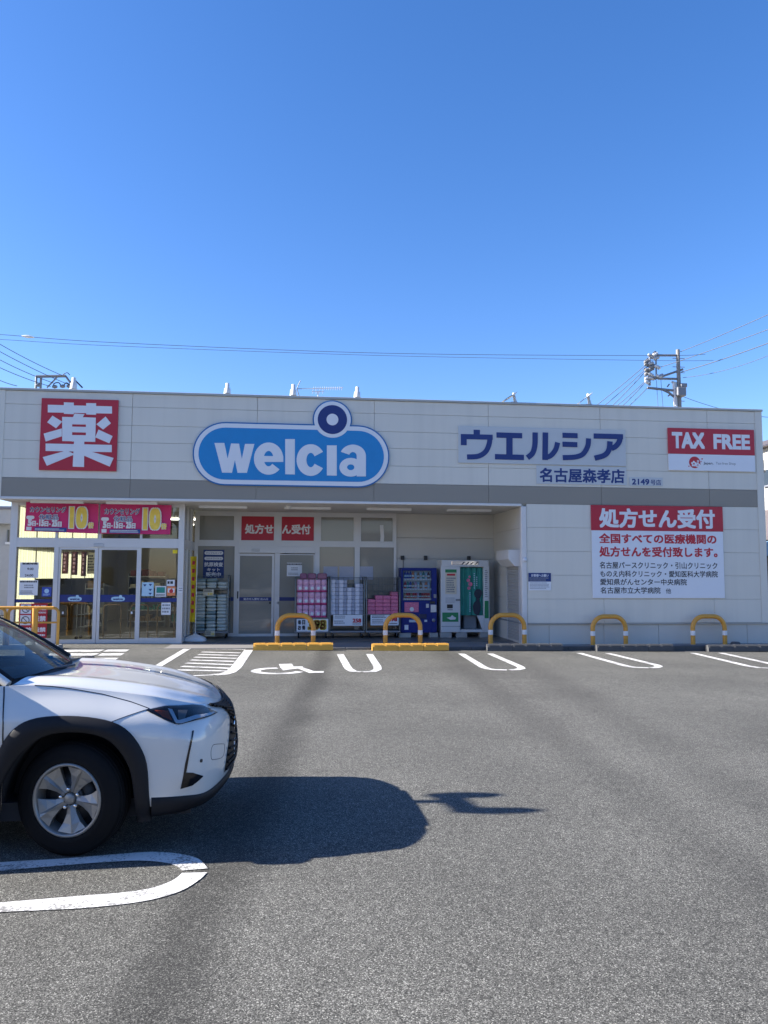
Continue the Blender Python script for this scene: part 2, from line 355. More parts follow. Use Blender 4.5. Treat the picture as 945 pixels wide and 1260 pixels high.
    def prism(s, pts, ax, a0, a1):   # polygon in (u,v) extruded along axis ax
        n = len(pts)
        def P(u, v, a): return {'x': (a, u, v), 'y': (u, a, v), 'z': (u, v, a)}[ax]
        vs = [P(u, v, a0) for u, v in pts] + [P(u, v, a1) for u, v in pts]
        return s.add(vs, [tuple(range(n)), tuple(range(2*n-1, n-1, -1))] + [(i, (i+1) % n, n+(i+1) % n, n+i) for i in range(n)])
    def ribbon(s, pts, w, y0, y1):   # stroke in the XZ plane with butt ends
        P = [np.array(p, float) for p in pts]; L = []; R = []
        for i in range(len(P)):
            t = P[min(i+1, len(P)-1)]-P[max(i-1, 0)]; t /= np.linalg.norm(t); n = np.array([-t[1], t[0]])*w/2
            L.append(P[i]+n); R.append(P[i]-n)
        for i in range(len(P)-1): s.poly([L[i], L[i+1], R[i+1], R[i]], y0, y1)
        return s
    def grid(s, rows, smooth=True, closed=False):
        n = len(rows[0]); vs = [p for r in rows for p in r]; fs = []
        for i in range(len(rows)-1):
            for k in range(n if closed else n-1): fs.append((i*n+k, i*n+(k+1) % n, (i+1)*n+(k+1) % n, (i+1)*n+k))
        return s.add(vs, fs, smooth)
    def split(s, name, m, parent=None):          # every box its own object
        ends = s.grp[1:]+[(len(s.v), len(s.f))]; out = []
        for (a, fa), (b, fb) in zip(s.grp, ends):
            q = MB(); q.v = s.v[a:b]; q.f = [tuple(i-a for i in f) for f in s.f[fa:fb]]; q.smooth = s.smooth[fa:fb]; out.append(q.build(name, m, parent))
        return out
    def build(s, name, m, parent=None, local=False):
        me = bpy.data.meshes.new(name); v = np.array(s.v)
        loc = np.zeros(3)
        if parent is not None:
            if not local:
                o = parent
                off = np.zeros(3)
                while o is not None: off += np.array(o.location); o = o.parent
                v = v - off
        elif not local:
            mn, mx = v.min(0), v.max(0); loc = np.array([(mn[0]+mx[0])/2, (mn[1]+mx[1])/2, mn[2]]); v = v - loc
        me.from_pydata(v.tolist(), [], s.f)
        me.polygons.foreach_set('use_smooth', s.smooth)
        me.materials.append(M[m] if isinstance(m, str) else m)
        me.update()
        import bmesh
        b = bmesh.new(); b.from_mesh(me); bmesh.ops.recalc_face_normals(b, faces=b.faces); b.to_mesh(me); b.free()
        o = bpy.data.objects.new(name, me); COL.objects.link(o); o.location = loc
        if parent is not None: o.parent = parent
        return o
def copy_tree(o, loc=None, rz=None, parent=None, **t):
    c = o.copy(); COL.objects.link(c)
    if parent is not None: c.parent = parent
    if loc is not None: c.location = loc
    if rz is not None: c.rotation_euler = (0, 0, rz)
    tag(c, t.get('label'), t.get('cat'), t.get('group'))
    for ch in list(o.children): copy_tree(ch, parent=c)
    return c
_tx = {}
def text_geo(s, bold=0.0):
    k = (s, bold)
    if k in _tx: return _tx[k]
    cu = bpy.data.curves.new('t', 'FONT'); cu.body = s; cu.offset = bold; cu.resolution_u = 3; cu.fill_mode = 'FRONT'
    ob = bpy.data.objects.new('t', cu); COL.objects.link(ob)
    dg = bpy.context.evaluated_depsgraph_get(); me = bpy.data.meshes.new_from_object(ob.evaluated_get(dg))
    v = np.array([tuple(p.co)[:2] for p in me.vertices]) if len(me.vertices) else np.zeros((0, 2))
    f = [tuple(p.vertices) for p in me.polygons]
    bpy.data.objects.remove(ob); bpy.data.curves.remove(cu); bpy.data.meshes.remove(me)
    _tx[k] = (v, f); return v, f
def put_text(mb, s, x0, x1, z0, z1, Y, bold=0.0, keep=False):
    # heavier weights: the outline laid down again around itself, each layer a hair in front of the last
    v, f = text_geo(s, 0.0)
    if not len(v): return
    mn, mx = v.min(0)-bold, v.max(0)+bold; sx = (x1-x0)/(mx[0]-mn[0]); sz = (z1-z0)/(mx[1]-mn[1])
    if keep: sx = sz = min(sx, sz)
    cx, cz = (x0+x1)/2, (z0+z1)/2; c = (mn+mx)/2
    offs = [(0, 0)]
    if bold > 0: offs += [(bold*i, bold*j) for i, j in ((1, 1), (1, -1), (-1, 1), (-1, -1), (1, 0), (-1, 0), (0, 1), (0, -1))]
    if bold > .05: offs += [(bold*.5*i, bold*.5*j) for i, j in ((1, 1), (1, -1), (-1, 1), (-1, -1))]
    for k, (ox, oz) in enumerate(offs):
        mb.add([(cx+(p[0]+ox-c[0])*sx, Y+0.0007*k/len(offs), cz+(p[1]+oz-c[1])*sz) for p in v], f)
def scribble(mb, x0, x1, z0, z1, Y, rows, seed=1, fill=0.55):   # writing too small to read: rows of tiny marks
    r = random.Random(seed); h = (z1-z0)/rows
    for i in range(rows):
        x = x0; zt = z1-h*i
        end = x1 - (x1-x0)*(r.random()*0.25 if rows > 1 else 0)
        while x < end-0.2*h:
            w = h*fill*(0.5+0.7*r.random()); 
            mb.poly([(x, zt-h*0.15), (min(x+w, x1), zt-h*0.15), (min(x+w, x1), zt-h*(0.15+fill)), (x, zt-h*(0.15+fill))], Y, Y+0.0008); x += w+h*0.14
        
# ================================================================== ground
FAC, YV, YR, WZ, SOF = 18.9, 19.74, 21.8, -0.03, 3.44
def ground():
    xs = sorted(set([-600, -200, -80, -40] + [round(-24+0.5*i, 2) for i in range(0, 97)] + [40, 80, 200, 600]))
    ys = sorted(set([-300, -100, -40, -15, -5] + [round(0.5*i, 2) for i in range(0, 60)] + [35, 50, 80, 150, 400, 900]))
    mb = MB(); mb.grid([[(x, y, gz(x, y)) for x in xs] for y in ys], smooth=True)
    o = mb.build('parking_lot', 'asphalt', None, local=True); tag(o, kind='structure')
ground()
def mark(polys, lift=0.005):
    mb = MB()
    for k, P in enumerate(polys):
        # split long polygons into short quads where given as two rails
        a, b = P
        A = [np.array(p, float) for p in a]; B = [np.array(p, float) for p in b]
        rows = []
        for i in range(len(A)-1):
            n = max(1, int(max(np.linalg.norm(A[i+1]-A[i]), np.linalg.norm(B[i+1]-B[i]))/0.25))
            for t in range(n): rows.append((A[i]+(A[i+1]-A[i])*t/n, B[i]+(B[i+1]-B[i])*t/n))
        rows.append((A[-1], B[-1]))
        mb.grid([[(p[0], p[1], gz(*p)+lift), (q[0], q[1], gz(*q)+lift)] for p, q in rows], smooth=False)
    o = mb.build('painted_line', 'road_paint'); tag(o, kind='structure'); return o
def rails(c, w):
    P = [np.array(p, float) for p in c]; L = []; R = []
    for i in range(len(P)):
        t = P[min(i+1, len(P)-1)]-P[max(i-1, 0)]; t /= np.linalg.norm(t); n = np.array([-t[1], t[0]])*w/2
        L.append(P[i]+n); R.append(P[i]-n)
    return L, R
def line(pxs, w=0.15, sm_=0, ext=0):
    c = [np.array(GZ(*p)) for p in pxs]
    if ext: c.append(c[-1]+(c[-1]-c[-2])/np.linalg.norm(c[-1]-c[-2])*ext)
    if sm_: c = crs(c, sm_)
    return rails(c, w)
# U-shaped bay ends in front of the kerb
mark([line([(418.6, 805), (427.2, 820.5)]+[(429.5, 823.5), (434.6, 826.2), (444.8, 826.9)], 0.15), line([(446.2, 826.9), (459, 826.4), (464.6, 824), (464.4, 820.5), (454.6, 805)], 0.15)])
mark([line([(567.8, 804.5), (594.5, 821), (600, 823), (608, 824.2), (623.7, 824.6)], 0.15), line([(627.5, 824.5), (636, 824.2), (642, 822.6), (640, 820.5), (603, 804.5)], 0.15)])
mark([line([(712.6, 803.7), (770, 819.6), (780, 821.3), (798, 821.9)], 0.15), line([(801, 821.9), (808, 821.4), (811, 820), (808, 818.6), (748, 804)], 0.15)])
mark([line([(852, 803.6), (920.8, 819.8), (934, 821.8), (945, 822.2)], 0.15, 0, 0.4), line([(887, 803.6), (945, 816.2)], 0.15, 0, 1.2)])
# near bay end beside the car
def n2(p): return G(p[0]/2.953, 1000+p[1]/2.953)
up_o = crs([n2(p) for p in [(-260, 205), (0, 183), (220, 170), (400, 155), (550, 145), (650, 152), (720, 170), (755, 205)]], 6)
up_i = crs([n2(p) for p in [(-260, 245), (0, 215), (220, 195), (360, 184), (500, 177), (590, 183), (640, 197), (660, 213)]], 6)
lo_o = crs([n2(p) for p in [(-260, 388), (0, 365), (300, 350), (520, 325), (650, 290), (720, 250), (753, 220)]], 6)
lo_i = crs([n2(p) for p in [(-260, 352), (0, 330), (300, 305), (440, 294), (550, 277), (625, 250), (662, 222)]], 6)
mark([(up_o, up_i), (lo_o, lo_i)])
# hatched access bay
def z6(x, y): return GZ(220+x/3.9375, 610+y/3.9375)
mark([line([(191, 822), (231, 798)], 0.15), line([(231.5, 798.2), (302, 799.2)], 0.12), line([(306, 800), (290, 822), (283, 827.2), (275, 829.6), (264, 830.6)], 0.20), line([(262, 830.7), (232, 832)], 0.10)])
bars = []
UL, UR, LL, LR = [np.array(z6(*p)) for p in [(112, 757), (302, 757), (-12, 846), (240, 850)]]
for i in range(7):
    t = i/6.0*0.98+0.01; a = UL+(LL-UL)*t; b = UR+(LR-UR)*min(1, t+0.06)
    bars.append(rails([a, b], 0.16))
mark(bars)
# wheelchair mark
def sp(pts): return [z6(*p) for p in pts]
wc = [rails(crs(sp([(478, 836), (425, 838), (385, 844), (372, 851), (392, 858), (440, 862), (505, 862), (560, 858), (585, 853)]), 6), 0.17),
      (sp([(484, 817), (496, 836)]), sp([(548, 815), (560, 834)])),
      (sp([(488, 829), (505, 847)]), sp([(600, 828), (604, 835)])),
      (sp([(570, 835), (630, 859)]), sp([(606, 834), (668, 856)])),
      (sp([(630, 860), (702, 858)]), sp([(640, 851), (702, 851)]))]
o = mark(wc); o.name = 'painted_wheelchair_symbol'
# zebra by the entrance
def z7(x, y): return GZ(x/5.906, 760+y/5.906)
mark([rails([z7(a, y0), z7(b, y1)], w) for a, b, y0, y1, w in [(300, 742, 243, 241, 0.45), (764, 930, 241, 240, 0.45), (300, 700, 270, 269, 0.45), (726, 892, 269, 268, 0.45), (300, 645, 304, 303, 0.45), (672, 848, 303, 302, 0.45)]])
# ---------------------------------------------------------------- walkway and kerb
mb = MB(); mb.box(-9.5, 13.2, 18.43, 26.0, -0.45, WZ); tag(mb.build('walkway', 'walkway_tile'), kind='structure')
mb = MB()
x = -4.9
while x < 13.0:
    mb.box(x, min(x+0.595, 13.2), 18.28, 18.43, -0.5, WZ+0.004, 0.012); x += 0.6
tag(mb.build('kerb', 'concrete_dark'), kind='structure')
# ================================================================== the shop building
BX0, BX1, BTOP = -7.13, 12.07, 6.1
shop = thing('drugstore_building', (2.5, FAC, 0), 'long low shop with white panelled upper wall and grey band over a recessed front', 'shop building')
JX = [BX0] + [FX(p, FAC, 550) for p in (161.5, 316, 460.3, 601, 739, 871)] + [BX1]
JZ = [3.95, 4.47, 4.98, 5.47, 5.82, 6.04]
JZ = [3.95] + [FZ(y, FAC, 20) for y in (564.3, 541.5, 520, 497)][0:4] + [6.04]
g = 0.0042
mb = MB()
for i in range(len(JX)-1):
    for k in range(len(JZ)-1):
        mb.box(JX[i]+g, JX[i+1]-g, FAC, FAC+0.04, JZ[k]+g*0.6, JZ[k+1]-g*0.6, 0.004)
mb.build('fascia_panel', 'panel_white', shop)
mb = MB()
for i in range(len(JX)-1): mb.box(JX[i]+g*0.7, JX[i+1]-g*0.7, FAC-0.004, FAC+0.04, 3.5, 3.95-0.004, 0.004)
mb.build('grey_band', 'panel_grey', shop)
mb = MB(); mb.box(BX0+0.01, BX1-0.01, FAC+0.042, FAC+0.35, 3.46, 6.0)
mb.box(BX0+0.01, BX0+0.3, FAC+0.35, 42, 3.46, 6.0); mb.box(BX1-0.3, BX1-0.01, FAC+0.35, 42, 0, 6.0)
mb.box(BX0+0.3, BX1-0.3, 41.7, 42, 0, 6.0); mb.box(BX0+0.01, BX0+0.3, 27.6, 42, 0, 3.45)
mb.split('structure_wall', 'joint_dark', shop)
mb = MB()
for z0, z1 in ((3.46, 4.1), (4.1, 4.7), (4.7, 5.3), (5.3, 6.03)):
    mb.box(BX0-0.03, BX0+0.009, FAC+0.002, 42, z0+0.004, z1-0.004)
    mb.box(BX1-0.009, BX1+0.03, FAC+0.002, 42, z0+0.004, z1-0.004)
for z0 in (0.5, 1.1, 1.7, 2.3, 2.9): mb.box(BX1-0.009, BX1+0.03, FAC+0.002, 42, z0+0.004, min(z0+0.6, 3.458)-0.004)
mb.box(BX0-0.03, BX0+0.009, 27.6, 42, 0.0, 3.456)
mb.split('side_wall', 'panel_white', shop)
mb = MB(); mb.box(BX0-0.06, BX1+0.06, FAC-0.035, FAC+0.30, 6.042, 6.10, 0.008)
mb.box(BX0-0.06, BX0+0.25, FAC+0.302, 42, 6.042, 6.10); mb.box(BX1-0.25, BX1+0.06, FAC+0.302, 42, 6.042, 6.10)
mb.split('parapet_cap', 'cap_metal', shop)
mb = MB(); mb.box(BX0-0.035, BX0+0.10, FAC-0.012, FAC+0.001, 3.5, 6.04); mb.box(BX1-0.16, BX1+0.035, FAC-0.012, FAC-0.005, 0.5, 6.04)
mb.split('corner_trim', 'panel_white', shop)
mb = MB(); mb.box(BX0+0.3, BX1-0.3, FAC+0.35, 41.7, 5.55, 5.65); mb.build('roof', 'concrete', shop)
mb = MB(); mb.box(BX0-0.03, 5.55, FAC-0.02, FAC+0.05, 3.435, 3.498, 0.006); mb.build('drip_flashing', 'trim_white', shop)
mb = MB(); mb.box(BX0, 5.62, FAC+0.052, YR+0.3, SOF, SOF+0.02); mb.build('soffit', 'soffit', shop)
# right-hand wall
RX0 = FX(648.5, FAC, 700)
RJ = [RX0] + [FX(p, FAC, 760) for p in (743.5, 879.5)] + [BX1]
RZ = [0.5, 1.1, 1.7, 2.3, 2.9, 3.498]
mb = MB()
for i in range(3):
    for k in range(5): mb.box(RJ[i]+g*0.7, RJ[i+1]-g*0.7, FAC, FAC+0.04, RZ[k]+g*0.5, RZ[k+1]-g*0.5, 0.004)
mb.build('front_wall', 'panel_white', shop)
mb = MB(); mb.box(RX0-0.14, RX0-0.004, FAC-0.015, FAC+0.14, WZ, 3.434, 0.012); mb.build('corner_post', 'trim_white', shop)
mb = MB(); mb.box(RX0, BX1-0.02, FAC+0.042, FAC+0.35, -0.2, 3.458); mb.build('wall_core', 'joint_dark', shop)
mb = MB()
for a, b in zip([RX0] + [FX(p, FAC, 785) for p in (676, 743.5, 811, 920)], [FX(p, FAC, 785) for p in (676, 743.5, 811, 920)]+[BX1+0.03]):
    mb.box(a+0.004, b-0.004, FAC+0.012, FAC+0.041, -0.3, 0.462, 0.004)
mb.box(BX1-0.008, BX1+0.02, FAC+0.05, 42, -0.3, 0.46)
mb.split('base_course', 'base_course', shop)
mb = MB(); mb.box(RX0, BX1+0.04, FAC-0.03, FAC+0.04, 0.466, 0.496, 0.004); mb.build('base_flashing', 'cap_metal', shop)
# recess: right side wall, back wall
SX = 5.57
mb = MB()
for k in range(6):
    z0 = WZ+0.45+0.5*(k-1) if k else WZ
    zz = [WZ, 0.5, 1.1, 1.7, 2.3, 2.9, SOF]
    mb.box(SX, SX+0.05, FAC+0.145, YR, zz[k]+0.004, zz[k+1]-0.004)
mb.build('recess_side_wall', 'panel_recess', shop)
mb = MB(); mb.box(SX+0.052, RX0, FAC+0.36, YR+0.3, WZ, SOF-0.002); mb.build('recess_core', 'joint_dark', shop)
BWX = FX(487.5, YR, 700)
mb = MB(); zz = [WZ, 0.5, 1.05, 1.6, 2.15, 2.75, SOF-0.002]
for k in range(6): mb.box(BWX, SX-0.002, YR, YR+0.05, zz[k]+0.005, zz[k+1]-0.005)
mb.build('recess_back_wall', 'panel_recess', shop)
mb = MB(); mb.box(BWX, SX+0.05, YR+0.052, YR+0.3, WZ, SOF); mb.build('back_wall_core', 'joint_dark', shop)
mb = MB(); mb.box(BWX+0.02, SX-0.003, YR-0.03, YR-0.002, 0.47, 0.50); mb.box(SX-0.03, SX-0.001, FAC+0.15, YR-0.002, 0.47, 0.50); mb.split('wall_rail', 'alu_dark', shop)
# shutter and its hood on the side wall
mb = MB(); hx = SX-0.30
mb.prism([(hx, 2.34), (SX-0.003, 2.34), (SX-0.003, 1.92), (SX-0.14, 1.92), (hx, 2.10)], 'y', 19.12, 20.35); mb.build('shutter_hood', 'trim_white', shop)
mb = MB(); z = WZ+0.06
while z < 1.91:
    mb.prism([(SX-0.004, z), (SX-0.022, z+0.010), (SX-0.022, z+0.055), (SX-0.004, z+0.066)], 'y', 19.2, 20.27); z += 0.07
mb.build('roller_shutter', 'shutter', shop)
mb = MB(); mb.box(SX-0.03, SX-0.004, 19.13, 19.19, WZ, 1.918); mb.box(SX-0.03, SX-0.004, 20.28, 20.34, WZ, 1.918); mb.split('shutter_rail', 'alu', shop)
# recess glazing: frames and frosted panes
def PXR(p): return FX(p, YR, 700)
def PZR(p): return FZ(p, YR, 330)
mb = MB()
top, tr0, tr1, bot = SOF-0.002, PZR(672.5), PZR(667.5), WZ
cols = [(239.0, 243.0), (288.5, 294.5), (338.0, 344.2), (387.2, 393.0), (436.2, 442.4), (484.3, 487.2)]
Y0, Y1 = YR-0.05, YR+0.05
for a, b in cols: mb.box(PXR(a), PXR(b), Y0, Y1, bot, top)
mb.split('window_mullion', 'alu', shop)
mb = MB()
for i in range(5):
    a, b = PXR(cols[i][1])+0.001, PXR(cols[i+1][0])-0.001
    mb.box(a, b, Y0+0.004, Y1, tr0, tr1+0.02); mb.box(a, b, Y0+0.004, Y1, top-0.09, top)
    if i not in (1, 2): mb.box(a, b, Y0+0.004, Y1, bot, bot+0.10)
a, b = PXR(cols[1][1])+0.001, PXR(cols[3][0])-0.001
mb.box(a, b, Y0-0.03, Y1, PZR(680.5), tr0-0.002)      # door header
mb.split('window_transom', 'alu', shop)
for i in range(5):
    a, b = PXR(cols[i][1]), PXR(cols[i+1][0])
    w = MB().box(a, b, YR-0.006, YR+0.006, tr1+0.02, top-0.09).build('window', 'frosted', shop)
    fr = MB()
    for q0, q1 in ((a, a+0.035), (b-0.035, b)): fr.box(q0, q1, YR-0.03, YR-0.007, tr1+0.021, top-0.091)
    fr.box(a+0.036, b-0.036, YR-0.03, YR-0.007, tr1+0.021, tr1+0.056); fr.box(a+0.036, b-0.036, YR-0.03, YR-0.007, top-0.125, top-0.091)
    fr.split('sash', 'alu', w)
    if i not in (1, 2): MB().box(a, b, YR-0.006, YR+0.006, bot+0.10, tr0).build('window', 'frosted', shop)
MB().box(PXR(309.5), PXR(319.5), Y0-0.05, Y0-0.031, PZR(678.6), PZR(675.3), 0.01).build('door_sensor', 'steel_light', shop)
# automatic door with frosted glass: sliding leaf on the left, fixed leaf on the right
for (p0, p1, st, nm) in ((292.5, 337.5, 2.6, 'sliding_door'), (338.5, 387.0, 1.2, 'fixed_leaf')):
    a, b, zt, zb, yy = PXR(p0), PXR(p1), PZR(681.5), PZR(782.6), (YR-0.055 if nm == 'sliding_door' else YR-0.02)
    w = st*0.0233
    f = MB(); f.box(a, a+w, yy-0.02, yy+0.02, zb, zt); f.box(b-w, b, yy-0.02, yy+0.02, zb, zt)
    f.box(a+w, b-w, yy-0.02, yy+0.02, zt-w, zt); f.box(a+w, b-w, yy-0.02, yy+0.02, zb, zb+0.07)
    d = f.build(nm, 'alu', shop)
    MB().box(a+w, b-w, yy-0.005, yy+0.005, zb+0.07, zt-w).build('pane', 'frosted', d)
    hb = MB(); xh = b-0.10 if nm == 'sliding_door' else a+0.10
    hb.box(xh-0.025, xh+0.025, yy-0.03, yy-0.021, 0.93-0.03+WZ, 0.93+0.03+WZ, 0.004)
    if nm == 'sliding_door': hb.box(a+0.005, a+0.04, yy-0.04, yy-0.021, 1.02, 1.22, 0.005)
    hb.split('handle', 'black_plastic', d)
    s_ = MB().box(a+w, b-w-(0.27 if nm == 'fixed_leaf' else 0), yy-0.0075, yy-0.0055, PZR(739.3), PZR(734.7)); sb = s_.build('safety_strip', 'band_blue', d)
    if nm == 'sliding_door':
        tm = MB(); put_text(tm, '処方せん受付 出入口', a+w+0.12, b-w-0.10, PZR(738.4), PZR(735.6), yy-0.0085, 0.02); tm.build('lettering', 'ink_white', sb)
a, b = PXR(cols[0][1]), PXR(cols[1][0]); MB().box(a, b, YR-0.0085, YR-0.0065, PZR(739.3), PZR(734.7)).build('safety_strip', 'band_blue', shop)
# sockets with a cable on the recess wall
for p, cab in ((495, True), (523.5, False), (576.5, False)):
    x = PXR(p); z = FZ(686.5, YR, 530); b_ = MB().box(x-0.05, x+0.05, YR-0.07, YR-0.002, z-0.06, z+0.06, 0.01).build('power_socket', 'black_plastic', shop)
    if cab: MB().tube([(x+0.02, YR-0.03, z-0.06), (x+0.03, YR-0.02, z-0.4), (x+0.04, YR-0.02, z-0.9)], 0.008, 6).build('cable', 'black_plastic', b_)
# soffit lamps
for (p0, p1, py, Y) in ((245, 304, 624.3, 20.05), (350, 407, 625.3, 20.05), (451, 506, 626.5, 20.05), (550, 604, 627.6, 20.05), (38, 103, 616.5, 19.25), (131, 194, 618, 19.25)):
    a, b = FX(p0, Y, py), FX(p1, Y, py)
    MB().prism([(Y-0.07, SOF-0.001), (Y+0.07, SOF-0.001), (Y+0.035, SOF-0.06), (Y-0.035, SOF-0.06)], 'x', a, b).build('soffit_light', 'plastic_white', shop)
for p, py in ((355.5, 621.5),):
    x = FX(p, 19.7, py); MB().lathe([(0.001, SOF-0.09), (0.05, SOF-0.08), (0.07, SOF-0.03), (0.07, SOF-0.001)], (x, 19.7, 0), n=16).build('soffit_camera', 'plastic_white', shop)
for p, Y in ((298, 20.3), (459, 20.3), (568, 20.3)):
    x = FX(p, Y, 627); MB().lathe([(0.001, SOF-0.02), (0.09, SOF-0.02), (0.10, SOF-0.001)], (x, Y, 0), n=16).build('downlight', 'black_plastic', shop)
xv, zv = F(647, 689, FAC); MB().lathe([(0.001, FAC-0.07), (0.035, FAC-0.065), (0.055, FAC-0.03), (0.06, FAC-0.016)], (xv-0.03, 0, zv), axis='y', n=14).build('wall_sensor', 'plastic_white', shop)
# ---------------------------------------------------------------- glazed entrance box
def PXV(p): return FX(p, YV, 700)
def PZV(p): return FZ(p, YV, 120)
VX0, VX1 = PXV(11.5), PXV(226.0)
vt, vb = SOF-0.002, WZ
zt0, zt1, zd = PZV(673.8), PZV(662.3), PZV(784.8)
mb = MB()
mb.box(VX0, PXV(20), YV-0.05, YV+0.10, vb, vt); mb.box(PXV(219), VX1, YV-0.05, YV+0.10, vb, vt)
for p0, p1 in ((66.5, 72.0),): mb.box(PXV(p0), PXV(p1), YV-0.045, YV+0.07, vb, zt0-0.001)
for p0, p1 in ((66.8, 69.8), (119.8, 123.6), (171.2, 174.2)): mb.box(PXV(p0), PXV(p1), YV-0.03, YV+0.05, zt1+0.001, vt-0.08)
mb.split('entrance_post', 'alu', shop)
mb = MB(); a, b = PXV(20)+0.001, PXV(219)-0.001
mb.box(a, b, YV-0.048, YV+0.06, zt0, zt1); mb.box(a, b, YV-0.04, YV+0.06, vt-0.08, vt)
mb.box(PXV(20)+0.001, PXV(66.5)-0.001, YV-0.04, YV+0.05, vb, PZV(785)); mb.box(PXV(174)+0.001, PXV(219)-0.001, YV-0.04, YV+0.05, vb, PZV(785.2))
mb.split('entrance_transom', 'alu', shop)
MB().box(PXV(115), PXV(127.5), YV-0.07, YV-0.05, PZV(673.0), PZV(668.8), 0.01).build('door_sensor', 'steel_light', shop)
for p0, p1 in ((20, 66.8), (69.8, 119.8), (123.6, 171.2), (174.2, 219)):
    MB().box(PXV(p0), PXV(p1), YV+0.004, YV+0.010, zt1, vt-0.08).build('window', 'shop_glass', shop)
MB().box(PXV(20), PXV(66.5), YV+0.004, YV+0.010, PZV(785), zt0).build('window', 'shop_glass', shop)
MB().box(PXV(174), PXV(219), YV+0.004, YV+0.010, PZV(785.2), zt0).build('window', 'shop_glass', shop)
MB().box(PXV(20), PXV(66.5), YV-0.004, YV+0.002, PZV(741.5), PZV(737.3)).build('safety_strip', 'band_blue', shop)
MB().box(PXV(174), PXV(219), YV-0.004, YV+0.002, PZV(740.6), PZV(735.8)).build('safety_strip', 'band_blue', shop)
def cloud_logo(cx, cz, w, Y, parent):
    b_ = MB(); k = w/1.0
    pts = [(cx+w*0.5*cos(a)*(1 if True else 1), cz+w*0.17*sin(a)) for a in np.linspace(0, 2*pi, 28, endpoint=False)]
    pts = [(cx+math.copysign(abs(cos(a))**0.6, cos(a))*w*0.5, cz+math.copysign(abs(sin(a))**0.8, sin(a))*w*0.17) for a in np.linspace(0, 2*pi, 28, endpoint=False)]
    b_.poly(pts, Y, Y+0.001); b_.poly([(cx+w*0.18+w*0.11*cos(a), cz+w*0.19+w*0.11*sin(a)) for a in np.linspace(0, 2*pi, 16, endpoint=False)], Y-0.0012, Y-0.0004)
    lo = b_.build('logo', 'pale_blue', parent)
    t = MB(); put_text(t, 'welc\u0131a', cx-w*0.36, cx+w*0.36, cz-w*0.10, cz+w*0.09, Y-0.0024, 0.03); t.build('lettering', 'logo_navy', lo)
for p0, p1, lx in ((72.2, 120.6, 93.5), (121.2, 173.6, 146.5)):
    a, b, zt, zb = PXV(p0), PXV(p1), zt0-0.004, vb+0.01
    wl, wr = (0.05, 0.085) if p0 < 100 else (0.065, 0.105); f = MB()
    f.box(a, a+wl, YV-0.025, YV+0.02, zb, zt); f.box(b-wr, b, YV-0.025, YV+0.02, zb, zt)
    f.box(a+wl, b-wr, YV-0.025, YV+0.02, zt-0.05, zt); f.box(a+wl, b-wr, YV-0.025, YV+0.02, zb, zb+0.10)
    d = f.build('sliding_door', 'alu', shop)
    MB().box(a+wl, b-wr, YV-0.003, YV+0.003, zb+0.1, zt-0.05).build('pane', 'shop_glass', d)
    st = MB().box(a+wl, b-wr, YV-0.007, YV-0.0045, PZV(740.8), PZV(731.8)).build('safety_strip', 'band_blue', d)
    xc = PXV(lx); cloud_logo(xc, PZV(737.0), 0.33, YV-0.0095, st)
    hb = MB()
    for q in ((a+wl+0.09,) if p0 < 100 else (b-wr-0.09,)): hb.box(q-0.02, q+0.02, YV-0.0085, YV-0.0045, PZV(755.5), PZV(752.5))
    hb.split('handle', 'plastic_white', d)
# right side of the entrance box: glazed, seen edge on
mb = MB(); ys = [YV+0.102, 20.45, 21.1, YR-0.05]
for y in ys[:-1]: mb.box(VX1-0.09, VX1-0.005, y, y+0.07, vb, vt)
mb.box(VX1-0.08, VX1-0.01, YV+0.172, YR-0.052, zt0, zt1); mb.box(VX1-0.08, VX1-0.01, YV+0.172, YR-0.052, vb, vb+0.12)
mb.split('side_frame', 'alu', shop)
for a, b in zip(ys[:-1], ys[1:]):
    MB().box(VX1-0.05, VX1-0.044, a+0.071, b-0.002, vb+0.12, zt0).build('side_window', 'shop_glass', shop)
    MB().box(VX1-0.05, VX1-0.044, a+0.071, b-0.002, zt1, vt).build('side_window', 'shop_glass', shop)
# left side: glazed with sunlit cream blinds behind the glass
mb = MB(); ys = [YV+0.102, 21.3, 22.9, 24.5, 26.0, 27.5]
for y in ys: mb.box(VX0+0.005, VX0+0.09, y, y+0.07, vb, vt)
for y0, y1 in zip(ys[:-1], ys[1:]):
    mb.box(VX0+0.012, VX0+0.08, y0+0.071, y1-0.001, zt0, zt1); mb.box(VX0+0.012, VX0+0.08, y0+0.071, y1-0.001, vb, vb+0.12)
mb.split('side_frame', 'alu', shop)
for y0, y1 in zip(ys[:-1], ys[1:]):
    MB().box(VX0+0.04, VX0+0.046, y0+0.071, y1-0.001, vb+0.12, zt0).build('side_window', 'shop_glass', shop)
    MB().box(VX0+0.04, VX0+0.046, y0+0.071, y1-0.001, zt1, vt).build('side_window', 'shop_glass', shop)
    if y0 > 19.0:
        zl = 0.25 if y0 < 21 else 1.55
        MB().grid([[(VX0+0.10+0.012*sin(k*1.9), y0+0.03+(y1-y0-0.03)*k/12, z) for k in range(13)] for z in (zl, 1.9, 2.6, vt-0.02)]).build('blind', 'blind_film', shop)
        if y0 > 21: MB().box(VX0+0.11, VX0+0.13, y0+0.03, y1-0.01, WZ+0.02, 1.53).build('inner_wall', 'shop_dark', shop)
